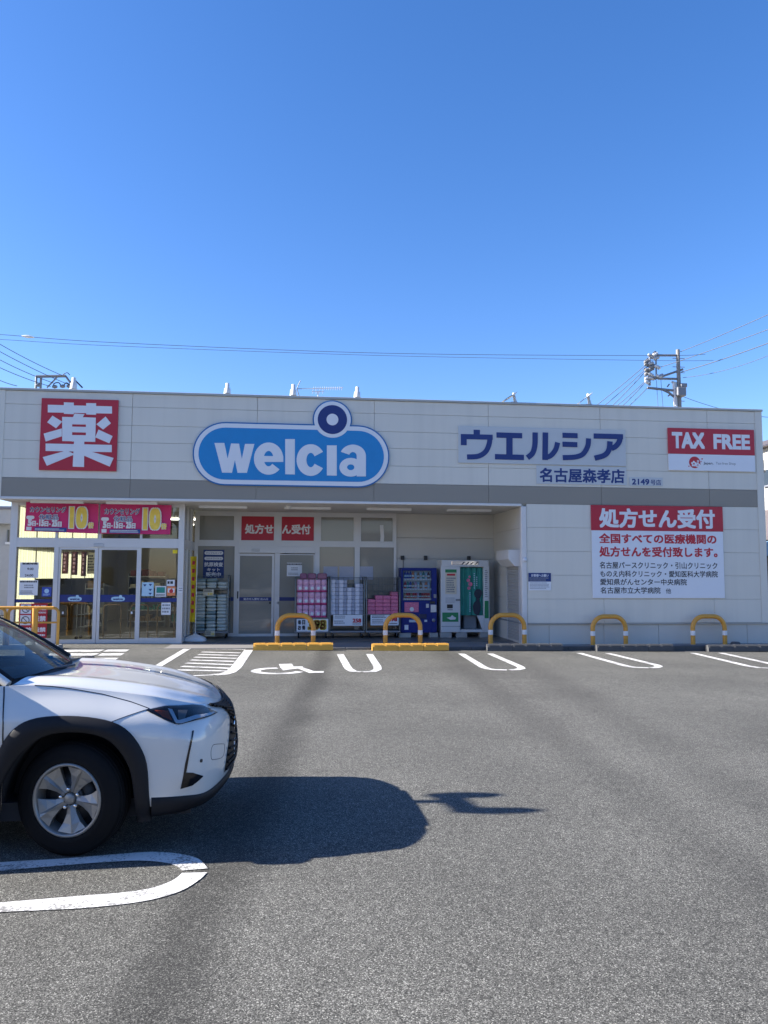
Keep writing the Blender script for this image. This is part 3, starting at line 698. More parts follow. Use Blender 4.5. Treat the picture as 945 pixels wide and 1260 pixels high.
# shop interior
mb = MB(); mb.box(VX0+0.15, BX1-0.4, YV+0.11, 41.6, WZ+0.004, WZ+0.012); mb.build('interior_floor', 'shop_floor', shop)
mb = MB(); mb.box(VX0+0.1, BX1-0.4, YR+0.31, 41.6, 3.46, 3.50); mb.build('interior_ceiling', 'shop_wall', shop)
mb = MB(); mb.box(VX0+0.1, 2.0, 30.0, 30.1, WZ, 3.45); mb.box(-0.6, -0.5, YR+0.35, 30, WZ, 3.45); mb.split('interior_wall', 'shop_wall', shop)
for (x0, x1, y) in ((-5.4, -3.9, 21.6), (-4.2, -2.9, 24.6), (-6.2, -4.6, 25.5), (-3.2, -1.8, 27.2)):
    MB().prism([(y-0.06, SOF-0.012), (y+0.06, SOF-0.012), (y+0.03, SOF-0.06), (y-0.03, SOF-0.06)], 'x', x0, x1).build('ceiling_tube', 'lamp_on', shop)
# ================================================================== signs on the upper wall
SY = FAC-0.008
def zp1(x, y): return F(x/3.9375, 460+y/3.9375, FAC-0.04)
def base_thing(name, x0, x1, z0, label, cat, group=None, Y=FAC): return thing(name, ((x0+x1)/2, Y, z0), label, cat, group)
# red square sign with one big white character
x0, x1, z0, z1 = RC(49.5, 491, 144.5, 579, FAC-0.04)
t = base_thing('character_sign', x0, x1, z0, 'square red sign with one large white Japanese character', 'sign')
MB().box(x0, x1, FAC-0.045, SY, z0, z1, 0.004).build('panel', 'sign_red', t)
mb = MB(); cnt = [0]
def K(*pts):
    cnt[0] += 1; y = FAC-0.047-0.0008*cnt[0]
    mb.poly([zp1(*p) for p in pts], y, FAC-0.0465)
K((232,150),(543,158),(543,193),(232,187)); K((310,138),(358,140),(358,196),(310,194)); K((418,142),(466,143),(466,199),(418,197))
K((255,203),(302,232),(272,264),(229,235)); K((512,207),(538,240),(500,270),(467,245))
K((212,290),(300,265),(300,303),(222,328)); K((478,270),(546,302),(530,337),(462,308))
K((302,209),(350,210),(350,327),(302,326)); K((417,211),(465,213),(462,330),(417,329))
K((349,210),(418,211),(418,246),(349,245)); K((349,256),(418,258),(418,285),(349,283)); K((349,297),(418,298),(418,329),(349,328))
K((362,193),(410,196),(400,213),(354,212)); K((222,338),(542,345),(542,380),(222,374))
K((360,325),(409,326),(408,452),(353,450)); K((325,372),(364,390),(228,446),(208,404)); K((405,375),(441,377),(551,408),(532,450),(406,396))
mb.build('lettering', 'sign_white', t)
# blue oval logo sign with a ring
Yb = FAC-0.06
def zp2(x, y): return F(220+x/3.375, 460+y/3.375, Yb)
ox0, ox1 = zp2(57, 335)[0], zp2(875, 345)[0]
oz0, oz1 = (zp2(200, 463)[1]+zp2(740, 472)[1])/2, (zp2(200, 199)[1]+zp2(740, 214)[1])/2
rcx, rcz = zp2(638, 190); ru = (zp2(720, 190)[0]-zp2(556, 190)[0])/2/82.0
def stadium(a, b, c, d, n=24):
    r = (d-c)/2; m = (c+d)/2
    return [(b-r+r*cos(q), m+r*sin(q)) for q in np.linspace(-pi/2, pi/2, n)]+[(a+r+r*cos(q), m+r*sin(q)) for q in np.linspace(pi/2, 3*pi/2, n)]
def disc(cx, cz, r, n=48): return [(cx+r*cos(q), cz+r*sin(q)) for q in np.linspace(0, 2*pi, n, endpoint=False)]
t = base_thing('logo_sign', ox0, ox1, oz0, 'long rounded blue sign with white lettering and a navy ring on top', 'sign')
e = 5.5*ru
b_ = MB(); b_.poly(stadium(ox0, ox1, oz0, oz1), FAC-0.05, SY); b_.poly(disc(rcx, rcz, 82*ru), FAC-0.049, SY-0.001); b_.build('edge_panel', 'logo_edge', t)
b_ = MB(); b_.poly(stadium(ox0+e, ox1-e, oz0+e, oz1-e), FAC-0.054, FAC-0.0505); b_.poly(disc(rcx, rcz, 76.5*ru), FAC-0.0632, FAC-0.0495); b_.build('white_border', 'sign_white', t)
e2 = 23.5*ru; MB().poly(stadium(ox0+e2, ox1-e2, oz0+e2, oz1-e2), FAC-0.058, FAC-0.0545).build('blue_panel', 'logo_blue', t)
rg = MB().poly(disc(rcx, rcz, 61*ru), FAC-0.067, FAC-0.0635).build('ring', 'logo_navy', t)
MB().poly(disc(rcx, rcz, 24.5*ru), FAC-0.0705, FAC-0.0673).build('ring_centre', 'sign_white', rg)
mb = MB(); Yl = FAC-0.061
gk = [0]
def shape(pts):
    gk[0] += 1; mb.poly([zp2(*p) for p in pts], Yl-0.0006*gk[0], FAC-0.0582)
def arc(cx, cy, ro, so, ri, si, a0, a1, n=30):
    gk[0] += 1; A = np.radians(np.linspace(a0, a1, n))
    for p, q in zip(A[:-1], A[1:]):
        mb.poly([zp2(cx+ro*cos(p), cy-so*sin(p)), zp2(cx+ro*cos(q), cy-so*sin(q)), zp2(cx+ri*cos(q), cy-si*sin(q)), zp2(cx+ri*cos(p), cy-si*sin(p))], Yl-0.0006*gk[0], FAC-0.0582)
shape([(148, 287), (189, 287), (203, 352), (217, 289), (250, 290), (262, 353), (275, 291), (314, 291), (283, 411), (244, 411), (233, 358), (221, 411), (180, 410)])
arc(373, 352, 61, 67, 20, 32, 0, 318); shape([(345, 341), (434, 342), (434, 366), (345, 366)])
shape([(442, 271), (482, 271), (482, 418), (442, 417)]); arc(548, 358, 59, 66, 18, 30, 31, 329)
shape([(615, 297), (656, 297), (656, 423), (615, 422)])
arc(723, 342, 54, 48, 16, 17, 0, 158); shape([(739, 340), (777, 340), (777, 426), (739, 426)]); arc(714, 388, 47, 39, 15, 12, 0, 360)
mb.build('lettering', 'sign_white', t)
# katakana sign
Yk = FAC-0.035
x0, x1, z0, z1 = RC(564, 526.5, 770, 571.5, Yk)
def z6b(x, y): return F(540+x/3.2586, 515+y/3.2586, Yk)
t = base_thing('shop_name_sign', x0, x1, z0, 'long grey board with five large navy katakana letters', 'sign')
MB().box(x0, x1, FAC-0.03, SY, z0, z1, 0.003).build('board', 'sign_greyboard', t)
mb = MB(); U = (z6b(400, 100)[0]-z6b(300, 100)[0])/100; kk = [0]
def stroke(pts, w, smooth=0):
    kk[0] += 1; P = [z6b(*p) for p in pts]
    if smooth: P = crs(P, smooth)
    mb.ribbon(P, w*U, Yk-0.0008*kk[0], FAC-0.0305)
stroke([(152, 45), (152, 66)], 25); stroke([(88, 72), (216, 75)], 20); stroke([(100, 73), (100, 107)], 23)
stroke([(204, 76), (202, 100), (188, 132), (158, 151), (113, 154)], 20, 6)
stroke([(231, 66), (334, 69)], 21); stroke([(283, 70), (283, 150)], 25); stroke([(225, 153), (341, 156)], 21)
stroke([(386, 56), (385, 105), (376, 138), (355, 157)], 21, 6); stroke([(427, 56), (426, 166)], 22)
stroke([(425, 156), (448, 149), (468, 125), (476, 96)], 20, 6)
stroke([(496, 67), (556, 69)], 20); stroke([(496, 103), (555, 105)], 20); stroke([(600, 80), (597, 110), (578, 142), (548, 154), (497, 157)], 20, 6)
stroke([(621, 70), (738, 73)], 20); stroke([(727, 74), (722, 95), (708, 112), (692, 120)], 21, 6); stroke([(686, 92), (682, 125), (664, 147), (625, 159)], 21, 6)
mb.build('lettering', 'navy', t)
def simple_sign(name, box, board, ink, txt, tbox, label, bold=0.02, cat='sign', Y=FAC, d=0.02):
    x0, x1, z0, z1 = RC(*box, Y-d); t = base_thing(name, x0, x1, z0, label, cat, None, Y)
    MB().box(x0, x1, Y-d, Y-0.006, z0, z1, 0.003).build('board', board, t)
    m_ = MB(); a = RC(*tbox, Y-d); put_text(m_, txt, *a, Y-d-0.002, bold); m_.build('lettering', ink, t); return t
simple_sign('branch_name_sign', (660, 573.8, 771, 596.3), 'sign_greyboard', 'navy', '名古屋森孝店', (664, 576.5, 768.5, 594), 'small grey board with six navy kanji under the large katakana board', 0.028)
t = simple_sign('store_number_sign', (774.5, 587.5, 815.5, 598), 'sign_greyboard', 'navy', '2149', (777.5, 589.2, 799, 596.5), 'smallest grey strip sign with navy number 2149 on upper wall', 0.03)
m_ = MB(); a = RC(800.5, 590.2, 813.5, 597, FAC-0.02); put_text(m_, '号店', *a, FAC-0.022, 0.015); m_.build('lettering', 'navy', t)
# tax free sign
x0, x1, z0, z1 = RC(822.5, 527.7, 928.5, 579.5, FAC-0.04); zm = FZ(559.3, FAC-0.04, 875)
t = base_thing('tax_free_sign', x0, x1, z0, 'red and white sign reading TAX FREE near right end of shop front', 'sign')
MB().box(x0, x1, FAC-0.045, SY, zm+0.001, z1, 0.003).build('red_panel', 'sign_red', t); MB().box(x0, x1, FAC-0.04, SY, z0, zm-0.001, 0.003).build('white_panel', 'sign_board', t)
def z5(x, y, Y=FAC-0.045): return F(810+x/7.269, 515+y/7.269, Y)
for s, a, b, tp, bt in (('TAX', 122, 415, 124, 266), ('FREE', 493, 820, 144, 274)):
    m_ = MB(); put_text(m_, s, z5(a, 200)[0], z5(b, 200)[0], z5((a+b)/2, bt+2)[1], z5((a+b)/2, tp-2)[1], FAC-0.047, 0.042); m_.build('lettering', 'sign_white', t)
cx, cz = z5(325, 392, FAC-0.04); r = (z5(375, 392)[0]-z5(275, 392)[0])/2
em = MB().poly(disc(cx, cz, r, 32), FAC-0.043, FAC-0.0405)
for dx, dz, q in ((1.35, .62, .13), (1.15, .15, .10), (-1.05, -.68, .11), (1.0, -.3, .07)): em.poly(disc(cx+dx*r, cz+dz*r, q*r, 10), FAC-0.043, FAC-0.0405)
em = em.build('emblem', 'ink_red', t)
fl = MB()
for (fx, fz, fr) in ((-.15, -.25, .32), (.55, -.45, .26), (.6, .2, .14)):
    for k in range(5): fl.poly(disc(cx+r*(fx+fr*cos(pi/2+k*2*pi/5)), cz+r*(fz+fr*sin(pi/2+k*2*pi/5)), fr*r*0.62, 10), FAC-0.0445-0.0003*k, FAC-0.0433)
fl.build('blossom', 'sign_board', em)
m_ = MB(); put_text(m_, 'Japan.', z5(405, 400)[0], z5(493, 400)[0], z5(450, 417)[1], z5(450, 388)[1], FAC-0.042, 0.01); m_.build('lettering', 'ink_black', t)
m_ = MB(); put_text(m_, 'Tax-free Shop', z5(515, 400)[0], z5(693, 400)[0], z5(600, 420)[1], z5(600, 390)[1], FAC-0.042, 0.0); m_.build('lettering', 'ink_grey', t)
# prescription sign on the right wall
x0, x1, z0, z1 = RC(727.5, 622.5, 891.5, 736, FAC-0.03); zm = FZ(653.3, FAC-0.03, 808)
t = base_thing('prescription_sign', x0, x1, z0, 'large white wall sign with red heading band and rows of Japanese text', 'sign')
x0 = F(727.3, 638, FAC-.03)[0]; x1 = F(889.5, 640, FAC-.03)[0]
MB().box(x0, x1, FAC-0.034, SY, zm+0.001, z1, 0.003).build('heading_panel', 'sign_red', t); MB().box(x0+0.01, x1-0.01, FAC-0.03, SY, z0, zm-0.001, 0.003).build('board', 'sign_board', t)
def z3(x, y): return F(720+x/5.25, 610+y/5.25, FAC-0.032)
def row(s, a, b, tp, bt, ink, bold, y=FAC-0.032):
    m_ = MB(); put_text(m_, s, z3(a, (tp+bt)/2)[0], z3(b, (tp+bt)/2)[0], z3((a+b)/2, bt)[1], z3((a+b)/2, tp)[1], y, bold); m_.build('lettering', ink, t)
row('処方せん受付', 90, 838, 84, 210, 'sign_white', 0.036, FAC-0.036)
row('全国すべての医療機関の', 90, 848, 246, 310, 'ink_red', 0.032); row('処方せんを受付致します。', 92, 855, 330, 396, 'ink_red', 0.032)
row('名古屋パースクリニック・引山クリニック', 94, 854, 428, 472, 'ink_black', 0.016); row('ものえ内科クリニック・愛知医科大学病院', 97, 857, 484, 526, 'ink_black', 0.016)
row('愛知県がんセンター中央病院', 97, 657, 536, 578, 'ink_black', 0.016); row('名古屋市立大学病院', 99, 487, 590, 632, 'ink_black', 0.016); row('他', 521, 555, 599, 632, 'ink_black', 0.008)
# small notice by the corner post
x0, x1, z0, z1 = RC(650.4, 705, 678, 726.5, FAC-0.015); zm = FZ(715.6, FAC-0.015, 664); zq = FZ(710.2, FAC-.015, 664)
t = base_thing('wall_notice', x0, x1, z0, 'small notice with dark blue heading beside the white corner post', 'notice')
MB().box(x0, x1, FAC-0.015, SY, z0, zm-0.001).build('board', 'sign_white', t); MB().box(x0, x1, FAC-0.016, SY, zm, z1).build('heading_panel', 'navy', t)
m_ = MB(); put_text(m_, 'お客様へお願い', x0+0.07, x1-0.06, zq+0.01, z1-0.025, FAC-0.018, 0.02); m_.build('lettering', 'ink_white', t)
m_ = MB(); scribble(m_, x0+0.02, x1-0.02, zm+0.01, zq, FAC-0.0175, 2, 4); m_.build('heading_marks', 'ink_grey', t)
m_ = MB(); scribble(m_, x0+0.03, x1-0.03, z0+0.03, zm-0.02, FAC-0.0165, 5, 5, 0.45); m_.build('small_print', 'ink_grey', t)
# ================================================================== red sheets and papers in the recess windows
YW = YR-0.0072
for i, s in ((1, '処方せ'), (2, 'ん受付')):
    a, b = PXR(cols[i][1])+0.037, PXR(cols[i+1][0])-0.037; c, d = tr1+0.058, top-0.127
    t = base_thing('window_sheet', a, b, c, 'red window sheet over the door lettered with the first three white characters' if i == 1 else 'red window sheet over the door lettered with the last three white characters', 'window sheet', 'red lettered window sheets', YW)
    MB().box(a, b, YW-0.002, YW, c, d).build('sheet', 'sign_red', t); m_ = MB()
    if i == 1: xa, xb = PXR(300.5), b-0.01
    else: xa, xb = a+0.01, PXR(381.5)
    put_text(m_, s, xa, xb, PZR(657), PZR(645), YW-0.0035, 0.035); m_.build('lettering', 'sign_white', t)
def paper(name, box, Y, col, label, cat='poster', rows=0, ink='ink_grey', seed=3, group=None):
    x0, x1, z0, z1 = RC(*box, Y); t = base_thing(name, x0, x1, z0, label, cat, group, Y)
    MB().box(x0, x1, Y-0.002, Y, z0, z1).build('sheet', col, t)
    if rows:
        m_ = MB(); scribble(m_, x0+(x1-x0)*.1, x1-(x1-x0)*.1, z0+(z1-z0)*.1, z1-(z1-z0)*.1, Y-0.0032, rows, seed); m_.build('small_print', ink, t)
    return t, (x0, x1, z0, z1)
t, (a, b, c, d) = paper('test_kit_poster', (250, 676.5, 275.7, 711), YW, 'navy', 'navy poster with white lettering on the window behind stacked sacks')
h = d-c
for k, (s, u0, u1) in enumerate((('インフルエンザ', .93, .85), ('コロナウイルス', .73, .66))):
    z_ = MB(); z_.poly(stadium(a+0.03, b-0.03, c+h*(u1-.03), c+h*(u0+.02), 8), YW-0.003, YW-0.0022); z_ = z_.build('label_panel', 'sign_white', t)
    m_ = MB(); put_text(m_, s, a+0.07, b-0.07, c+h*u1, c+h*(u0-.01), YW-0.0042, 0.015); m_.build('lettering', 'navy', z_)
m_ = MB()
for s, u0, u1, i in (('抗原検査', .40, .56, .03), ('キット', .23, .35, .11), ('販売中', .04, .20, .08)): put_text(m_, s, a+i, b-i, c+h*u0, c+h*u1, YW-0.0036, 0.025)
m_.build('lettering', 'ink_white', t)
t, (a, b, c, d) = paper('hours_notice', (353, 692.5, 371.5, 709), YR-0.027, 'sign_white', 'white notice on the frosted fixed door leaf in the recess', 'notice')
m_ = MB(); scribble(m_, a, b, d-0.07, d-0.01, YR-0.0305, 1, 8, 0.7); m_.build('heading_marks', 'ink_black', t); m_ = MB(); scribble(m_, a+.12, b-.12, c+0.15, d-0.12, YR-0.0305, 2, 9); scribble(m_, a+.04, b-.04, c+0.03, c+0.10, YR-0.0305, 2, 19); m_.build('small_print', 'ink_grey', t)
for box, lab in (((398, 697, 415.5, 713.5), 'blank paper on window above the tall pink packs cage, leftmost of three'), ((417.5, 697, 435, 713.5), 'blank paper on window above the white boxes, middle of three'), ((442.2, 697, 459, 713.5), 'blank paper on window above the net covered cage, rightmost of three')):
    paper('window_paper', box, YW, 'pack_grey', lab, 'paper', group='papers on the recess windows')
def strip_paper():
    m_ = MB(); P = [(469.5, 646), (470.5, 660), (469.8, 669)]; 
    for i in range(2):
        (a, b), (c, d) = P[i], P[i+1]; q = [F(a-2.2, b, YW-.002), F(a+2.2, b, YW-.002), F(c+2.2, d, YW-.002), F(c-2.2, d, YW-.002)]; m_.poly(q, YW-0.004-.0004*i, YW-0.001)
    tag(m_.build('reflective_strip', 'sign_white'), 'narrow white strip stuck on upper right recess window', 'strip')
strip_paper()
# ================================================================== entrance banners, posters and stickers
for i, (c4, lab) in enumerate(((((32.3, 617.5), (121.5, 620), (120.5, 656.5), (29.8, 653.5)), 'pink point sale banner with yellow ten, over the left part of the glazed entrance'), (((123.5, 620), (211.3, 621.5), (209.5, 657.5), (122.5, 656.5)), 'pink point sale banner with yellow ten, over the right part of the glazed entrance'))):
    Y = YV-0.10; Q = [F(*p, Y) for p in c4]
    t = base_thing('sale_banner', Q[0][0], Q[1][0], Q[3][1], lab, 'banner', 'pink sale banners over the entrance', Y)
    def B(u, v): 
        tp = np.array(Q[0])*(1-u)+np.array(Q[1])*u; bt = np.array(Q[3])*(1-u)+np.array(Q[2])*u
        q = tp*(1-v)+bt*v; return q
    def wav(u, v): return Y+0.012*sin(u*9+i)*v+0.006*sin(u*23)*(1-v)
    MB().grid([[(B(u, v)[0], wav(u, v), B(u, v)[1]) for u in np.linspace(0, 1, 40)] for v in np.linspace(0, 1, 8)]).build('cloth', 'magenta', t)
    def btext(name, s, u0, u1, v0, v1, ink, bold, lift=0.016):
        m_ = MB(); q0, q1 = B(u0, v1), B(u1, v0); put_text(m_, s, q0[0], q1[0], q0[1], q1[1], Y-lift-0.012, bold); m_.build(name, ink, t)
    for s, u0, u1, v0, v1, ink, bold in (('カウンセリング', .06, .56, .13, .36, 'sign_white', .06), ('化粧品', .19, .46, .39, .61, 'sign_white', .055), ('5', .045, .10, .58, .82, 'sign_white', .07), ('日', .105, .155, .64, .82, 'sign_white', .06), ('15', .20, .265, .58, .82, 'sign_white', .07), ('日', .27, .325, .64, .82, 'sign_white', .06), ('25', .37, .445, .58, .82, 'sign_white', .07), ('日', .45, .505, .64, .82, 'sign_white', .06), ('倍', .86, .945, .62, .84, 'sign_white', .08)): btext('lettering', s, u0, u1, v0, v1, ink, bold)
    for s, u0, u1, v0, v1, ink, bold in (('カウンセリング', .06, .56, .14, .35, 'banner_blue', .012), ('化粧品', .195, .455, .405, .595, 'banner_blue', .006), ('倍', .86, .945, .63, .83, 'banner_yellow', .03)): btext('lettering', s, u0, u1, v0, v1, ink, bold, 0.019)
    btext('numeral', '10', .595, .865, .09, .885, 'sign_white', .10); btext('numeral', '10', .61, .85, .12, .86, 'banner_yellow', .06, 0.019)
    m_ = MB(); 
    for uu in (.175, .345): m_.poly(disc(*B(uu, .74), 0.02, 10), Y-0.029, Y-0.028)
    m_.build('dot', 'sign_white', t)
    m_ = MB(); p = [B(.14, .86), B(.575, .845), B(.575, .985), B(.14, .98)]; m_.poly([(q[0], q[1]) for q in p], Y-0.027, Y-0.026); ft = m_.build('footer_panel', 'banner_blue', t)
    m_ = MB(); q0, q1 = B(.15, .97), B(.56, .87); scribble(m_, q0[0], q1[0], q0[1], q1[1], Y-0.029, 2, 6+i); m_.build('small_print', 'ink_white', ft)
    m_ = MB(); m_.poly([tuple(B(.03, .85)), tuple(B(.10, .85)), tuple(B(.10, .97)), tuple(B(.03, .97))], Y-0.027, Y-0.026); m_.poly(stadium(B(.02, .5)[0], B(.13, .5)[0], B(.5, .57)[1], B(.5, .45)[1], 8), Y-0.027, Y-0.026); m_.build('label_panel', 'sign_white', t)
    m_ = MB()
    for u in (0.02, 0.5, 0.98): q = B(u, 0.0); m_.tube([(q[0], Y, q[1]-0.01), (q[0], Y+0.02, q[1]+0.10)], 0.006, 6)
    m_.build('hanging_cord', 'ink_white', t)
YG = YV-0.0005
t, (a, b, c, d) = paper('opening_hours_board', (24.5, 692, 47.5, 711), YG-.004, 'sign_white', 'white opening hours board reading 9:00 on the entrance glass', 'notice')
m_ = MB(); put_text(m_, '営業時間', a+.05, b-.03, d-0.055, d-0.008, YG-.0075, .05); put_text(m_, '9:00', a+.17, b-.12, d-.19, d-.13, YG-.0075, .02); put_text(m_, '24:00', a+.12, b-.12, c+.03, c+.09, YG-.0075, .02); m_.build('lettering', 'ink_black', t)
t, (a, b, c, d) = paper('pharmacy_hours_board', (23.5, 714, 46.5, 732.5), YG-.004, 'sign_white', 'white board of faint times below the opening hours board', 'notice')
m_ = MB(); scribble(m_, a+.02, b-.02, d-.06, d-.008, YG-.0075, 1, 2, .7); m_.build('heading_marks', 'ink_black', t); m_ = MB(); scribble(m_, a+.12, b-.08, c+.16, d-.1, YG-.0075, 2, 12); scribble(m_, a+.03, b-.05, c+.02, c+.12, YG-.0075, 3, 22); m_.build('small_print', 'ink_grey', t)
t, (a, b, c, d) = paper('window_sticker', (51.5, 722.5, 63.3, 734), YG-.004, 'sticker_blue', 'square blue sticker right of the white boards on entrance glass', 'sticker', 0)
m_ = MB(); m_.poly(disc((a+b)/2, (c+d)/2+.02, .055, 20), YG-.0072, YG-.0064); scribble(m_, a+.03, b-.03, c+.02, c+.07, YG-.0072, 2, 3); m_.build('symbol', 'pale_blue', t)
# red prohibition poster set behind the left glass pane
t = None
x0, x1, z0, z1 = RC(23, 742.5, 58, 785, YG-.004); Yn = YG-.004
t = base_thing('prohibition_poster', x0, x1, z0, 'red poster with no smoking sign low on the entrance glass', 'poster', None, Yn)
MB().box(x0, x1, Yn-.002, Yn, z0, z1).build('sheet', 'sign_red', t)
w_, h_ = x1-x0, z1-z0
def PP(u, v): return x0+w_*u, z0+h_*v
for (u0, v0, u1, v1) in ((.05, .70, .42, .97), (.05, .37, .42, .66)):
    p0, p1 = PP(u0, v0), PP(u1, v1); q = MB().box(p0[0], p1[0], Yn-.003, Yn-.0022, p0[1], p1[1]).build('pictogram_panel', 'sign_white', t)
    cx, cz = (p0[0]+p1[0])/2, (p0[1]+p1[1])/2; r = min(p1[0]-p0[0], p1[1]-p0[1])*.40
    ring = MB()
    for k in range(32):
        a0, a1 = 2*pi*k/32, 2*pi*(k+1)/32; ring.poly([(cx+r*cos(a0), cz+r*sin(a0)), (cx+r*cos(a1), cz+r*sin(a1)), (cx+.8*r*cos(a1), cz+.8*r*sin(a1)), (cx+.8*r*cos(a0), cz+.8*r*sin(a0))], Yn-.0042, Yn-.0034)
    ring.ribbon([(cx-.6*r, cz+.6*r), (cx+.6*r, cz-.6*r)], .16*r, Yn-.0046, Yn-.0035); ring.build('symbol', 'ink_black', q)
m_ = MB()
for s, u0, v0, u1, v1 in (('禁煙', .50, .80, .95, .95), ('NO SMOKING', .50, .71, .95, .76), ('厳禁', .50, .48, .95, .64), ('駐輪', .04, .17, .46, .31), ('厳禁', .52, .17, .96, .31)):
    p0, p1 = PP(u0, v0), PP(u1, v1); put_text(m_, s, p0[0], p1[0], p0[1], p1[1], Yn-.0036, .03)
p0, p1 = PP(.06, .03), PP(.94, .12); scribble(m_, p0[0], p1[0], p0[1], p1[1], Yn-.0034, 1, 5)
m_.build('lettering', 'ink_white', t)
for box, col, lab, rows, ink in (((174.5, 716.5, 189, 733.5), 'pale_blue', 'pale blue poster with small pictures on the fixed entrance pane', 0, 'navy'), ((191, 721, 204.5, 734.5), 'plastic_white', 'white sticker with a green picture on the fixed entrance pane', 0, 'ink_black'), ((205, 713.5, 215, 721), 'sign_white', 'small white sticker directly above the orange sticker', 1, 'ink_black'), ((205.5, 721.5, 215.8, 733), 'orange', 'orange sticker with red centre on the fixed entrance pane', 1, 'ink_white'), ((198.5, 741.5, 210, 756.5), 'sign_white', 'white paper below the blue band on the fixed entrance pane', 3, 'ink_grey'), ((212.5, 676.7, 218.3, 681), 'flag_yellow', 'small yellow sticker in the top corner of the entrance pane', 0, ''), ((219.5, 722, 225, 729), 'sign_white', 'small white label on the right entrance post', 2, 'ink_grey')):
    Yq = YG-.004 if box[0] < 219 else YV-.0525
    t, (a, b, c, d) = paper('sticker', box, Yq, col, lab, 'sticker', rows, ink or 'ink_grey', int(box[0]))
    if col == 'pale_blue':
        m_ = MB()
        for k, (u, v) in enumerate(((.25, .75), (.72, .78), (.72, .42), (.72, .14))): m_.poly([(a+(b-a)*(u-.15), c+(d-c)*(v+.1)), (a+(b-a)*(u+.15), c+(d-c)*(v+.1)), (a+(b-a)*u, c+(d-c)*(v-.06))], Yq-.0035, Yq-.0025)
        m_.build('picture', 'navy', t)
    if col == 'plastic_white':
        MB().box(a+.03, b-.03, Yq-.0035, Yq-.0025, c+.10, d-.03).build('picture', 'curtain_green', t)
        m_ = MB(); scribble(m_, a+.02, b-.02, c+.01, c+.07, Yq-.0035, 2, 31); m_.build('small_print', 'ink_black', t)
    if col == 'orange': MB().poly(disc((a+b)/2, (c+d)/2, .05, 14), Yq-.0045, Yq-.0036).build('symbol', 'ink_red', t)
# ------------------------------------------------------------------ things inside the entrance
for k, (p0, p1, lab) in enumerate(((76.5, 84.5, 'dark red hanging banner inside the left sliding door, leftmost of three'), (88, 95.5, 'dark red hanging banner inside the left sliding door, middle of three'), (99.5, 106, 'dark red hanging banner inside the left sliding door, rightmost of three'))):
    Y = 23.2; x0, x1, z0, z1 = RC(p0, 679, p1, 706+k*1.5, Y); t = base_thing('hanging_banner', x0, x1, z0, lab, 'banner', 'dark red banners inside the entrance', Y)
    MB().grid([[(x0+(x1-x0)*u, Y+.03*sin(u*6+k), z0+(z1-z0)*v) for u in np.linspace(0, 1, 8)] for v in (0, .5, 1)]).build('cloth', 'maroon', t)
    m_ = MB(); scribble(m_, x0+.05, x1-.05, z0+.05, z1-.05, Y-.04, 5, k+40, .6); m_.build('lettering', 'pack_pink', t)
t, _b = paper('interior_poster', (107.5, 680, 117, 706), 23.3, 'cream_wall', 'cream poster hanging right of the dark red banners inside', 'poster', 6, 'ink_black', 9)
def shelf(x0, x1, y0, y1, h, label, seed):
    t = thing('display_shelf', ((x0+x1)/2, (y0+y1)/2, WZ), label, 'shelf', 'display shelves inside the entrance'); r = random.Random(seed)
    m_ = MB(); m_.box(x0, x1, y1-.03, y1, WZ+.02, h); m_.box(x0, x0+.03, y0, y1-.032, WZ+.02, h); m_.box(x1-.03, x1, y0, y1-.032, WZ+.02, h); m_.build('frame', 'alu_dark', t)
    z = .15; n = 0
    while z < h-.1:
        MB().box(x0+.032, x1-.032, y0+.01, y1-.035, z, z+.03).build('shelf_board', 'steel_light', t)
        m_ = MB(); x = x0+.06
        while x < x1-.2:
            w = .08+.14*r.random(); m_.box(x, x+w, y0+.04, y1-.06, z+.031, z+.10+.17*r.random(), .01); x += w+.02
        m_.build('goods', ('maroon', 'wood', 'curtain_green', 'pack_grey', 'cream_wall')[(n+seed) % 5], t); z += .36; n += 1
shelf(-5.5, -4.3, 25.6, 26.1, 1.7, 'tall shelf of goods seen through the left sliding door', 1)
shelf(-4.1, -3.0, 25.2, 25.7, 1.5, 'lower shelf of goods seen through the right sliding door', 2)
shelf(-6.3, -5.75, 23.6, 24.1, 1.4, 'narrow shelf of goods behind the opening hours board', 3)
def handrail_in():
    t = thing('interior_handrail', (-4.2, 21.3, WZ), 'brown handrail just inside the sliding doors', 'handrail')
    for x in (-5.2, -4.5, -3.8, -3.2):
        m_ = MB(); m_.tube([(x, 21.4, WZ), (x, 21.4, .80), (x+.05, 21.4, .86), (x+.40, 21.4, .86), (x+.45, 21.4, .80), (x+.45, 21.4, WZ)], .022, 8); m_.build('hoop', 'wood', t)
handrail_in()
def basket_stand():
    t = thing('basket_stand', (-5.6, 21.0, WZ), 'dark wire basket trolley standing inside the left sliding door', 'trolley'); m_ = MB()
    for x in (-5.75, -5.35):
        for y in (20.9, 21.3): m_.tube([(x, y, WZ+.06), (x, y, .9)], .012, 6)
    m_.build('frame', 'alu_dark', t); m_ = MB()
    for z in (.3, .62, .9):
        for y in np.linspace(20.9, 21.3, 5): m_.tube([(-5.75, y, z), (-5.35, y, z)], .006, 5)
    m_.build('wire_basket', 'steel', t)
    for x in (-5.75, -5.35):
        for y in (20.9, 21.3): MB().lathe([(.001, -.015), (.045, -.015), (.045, .015), (.001, .015)], (x, y, WZ+.055), 'y', 12).build('wheel', 'rubber', t)
basket_stand()
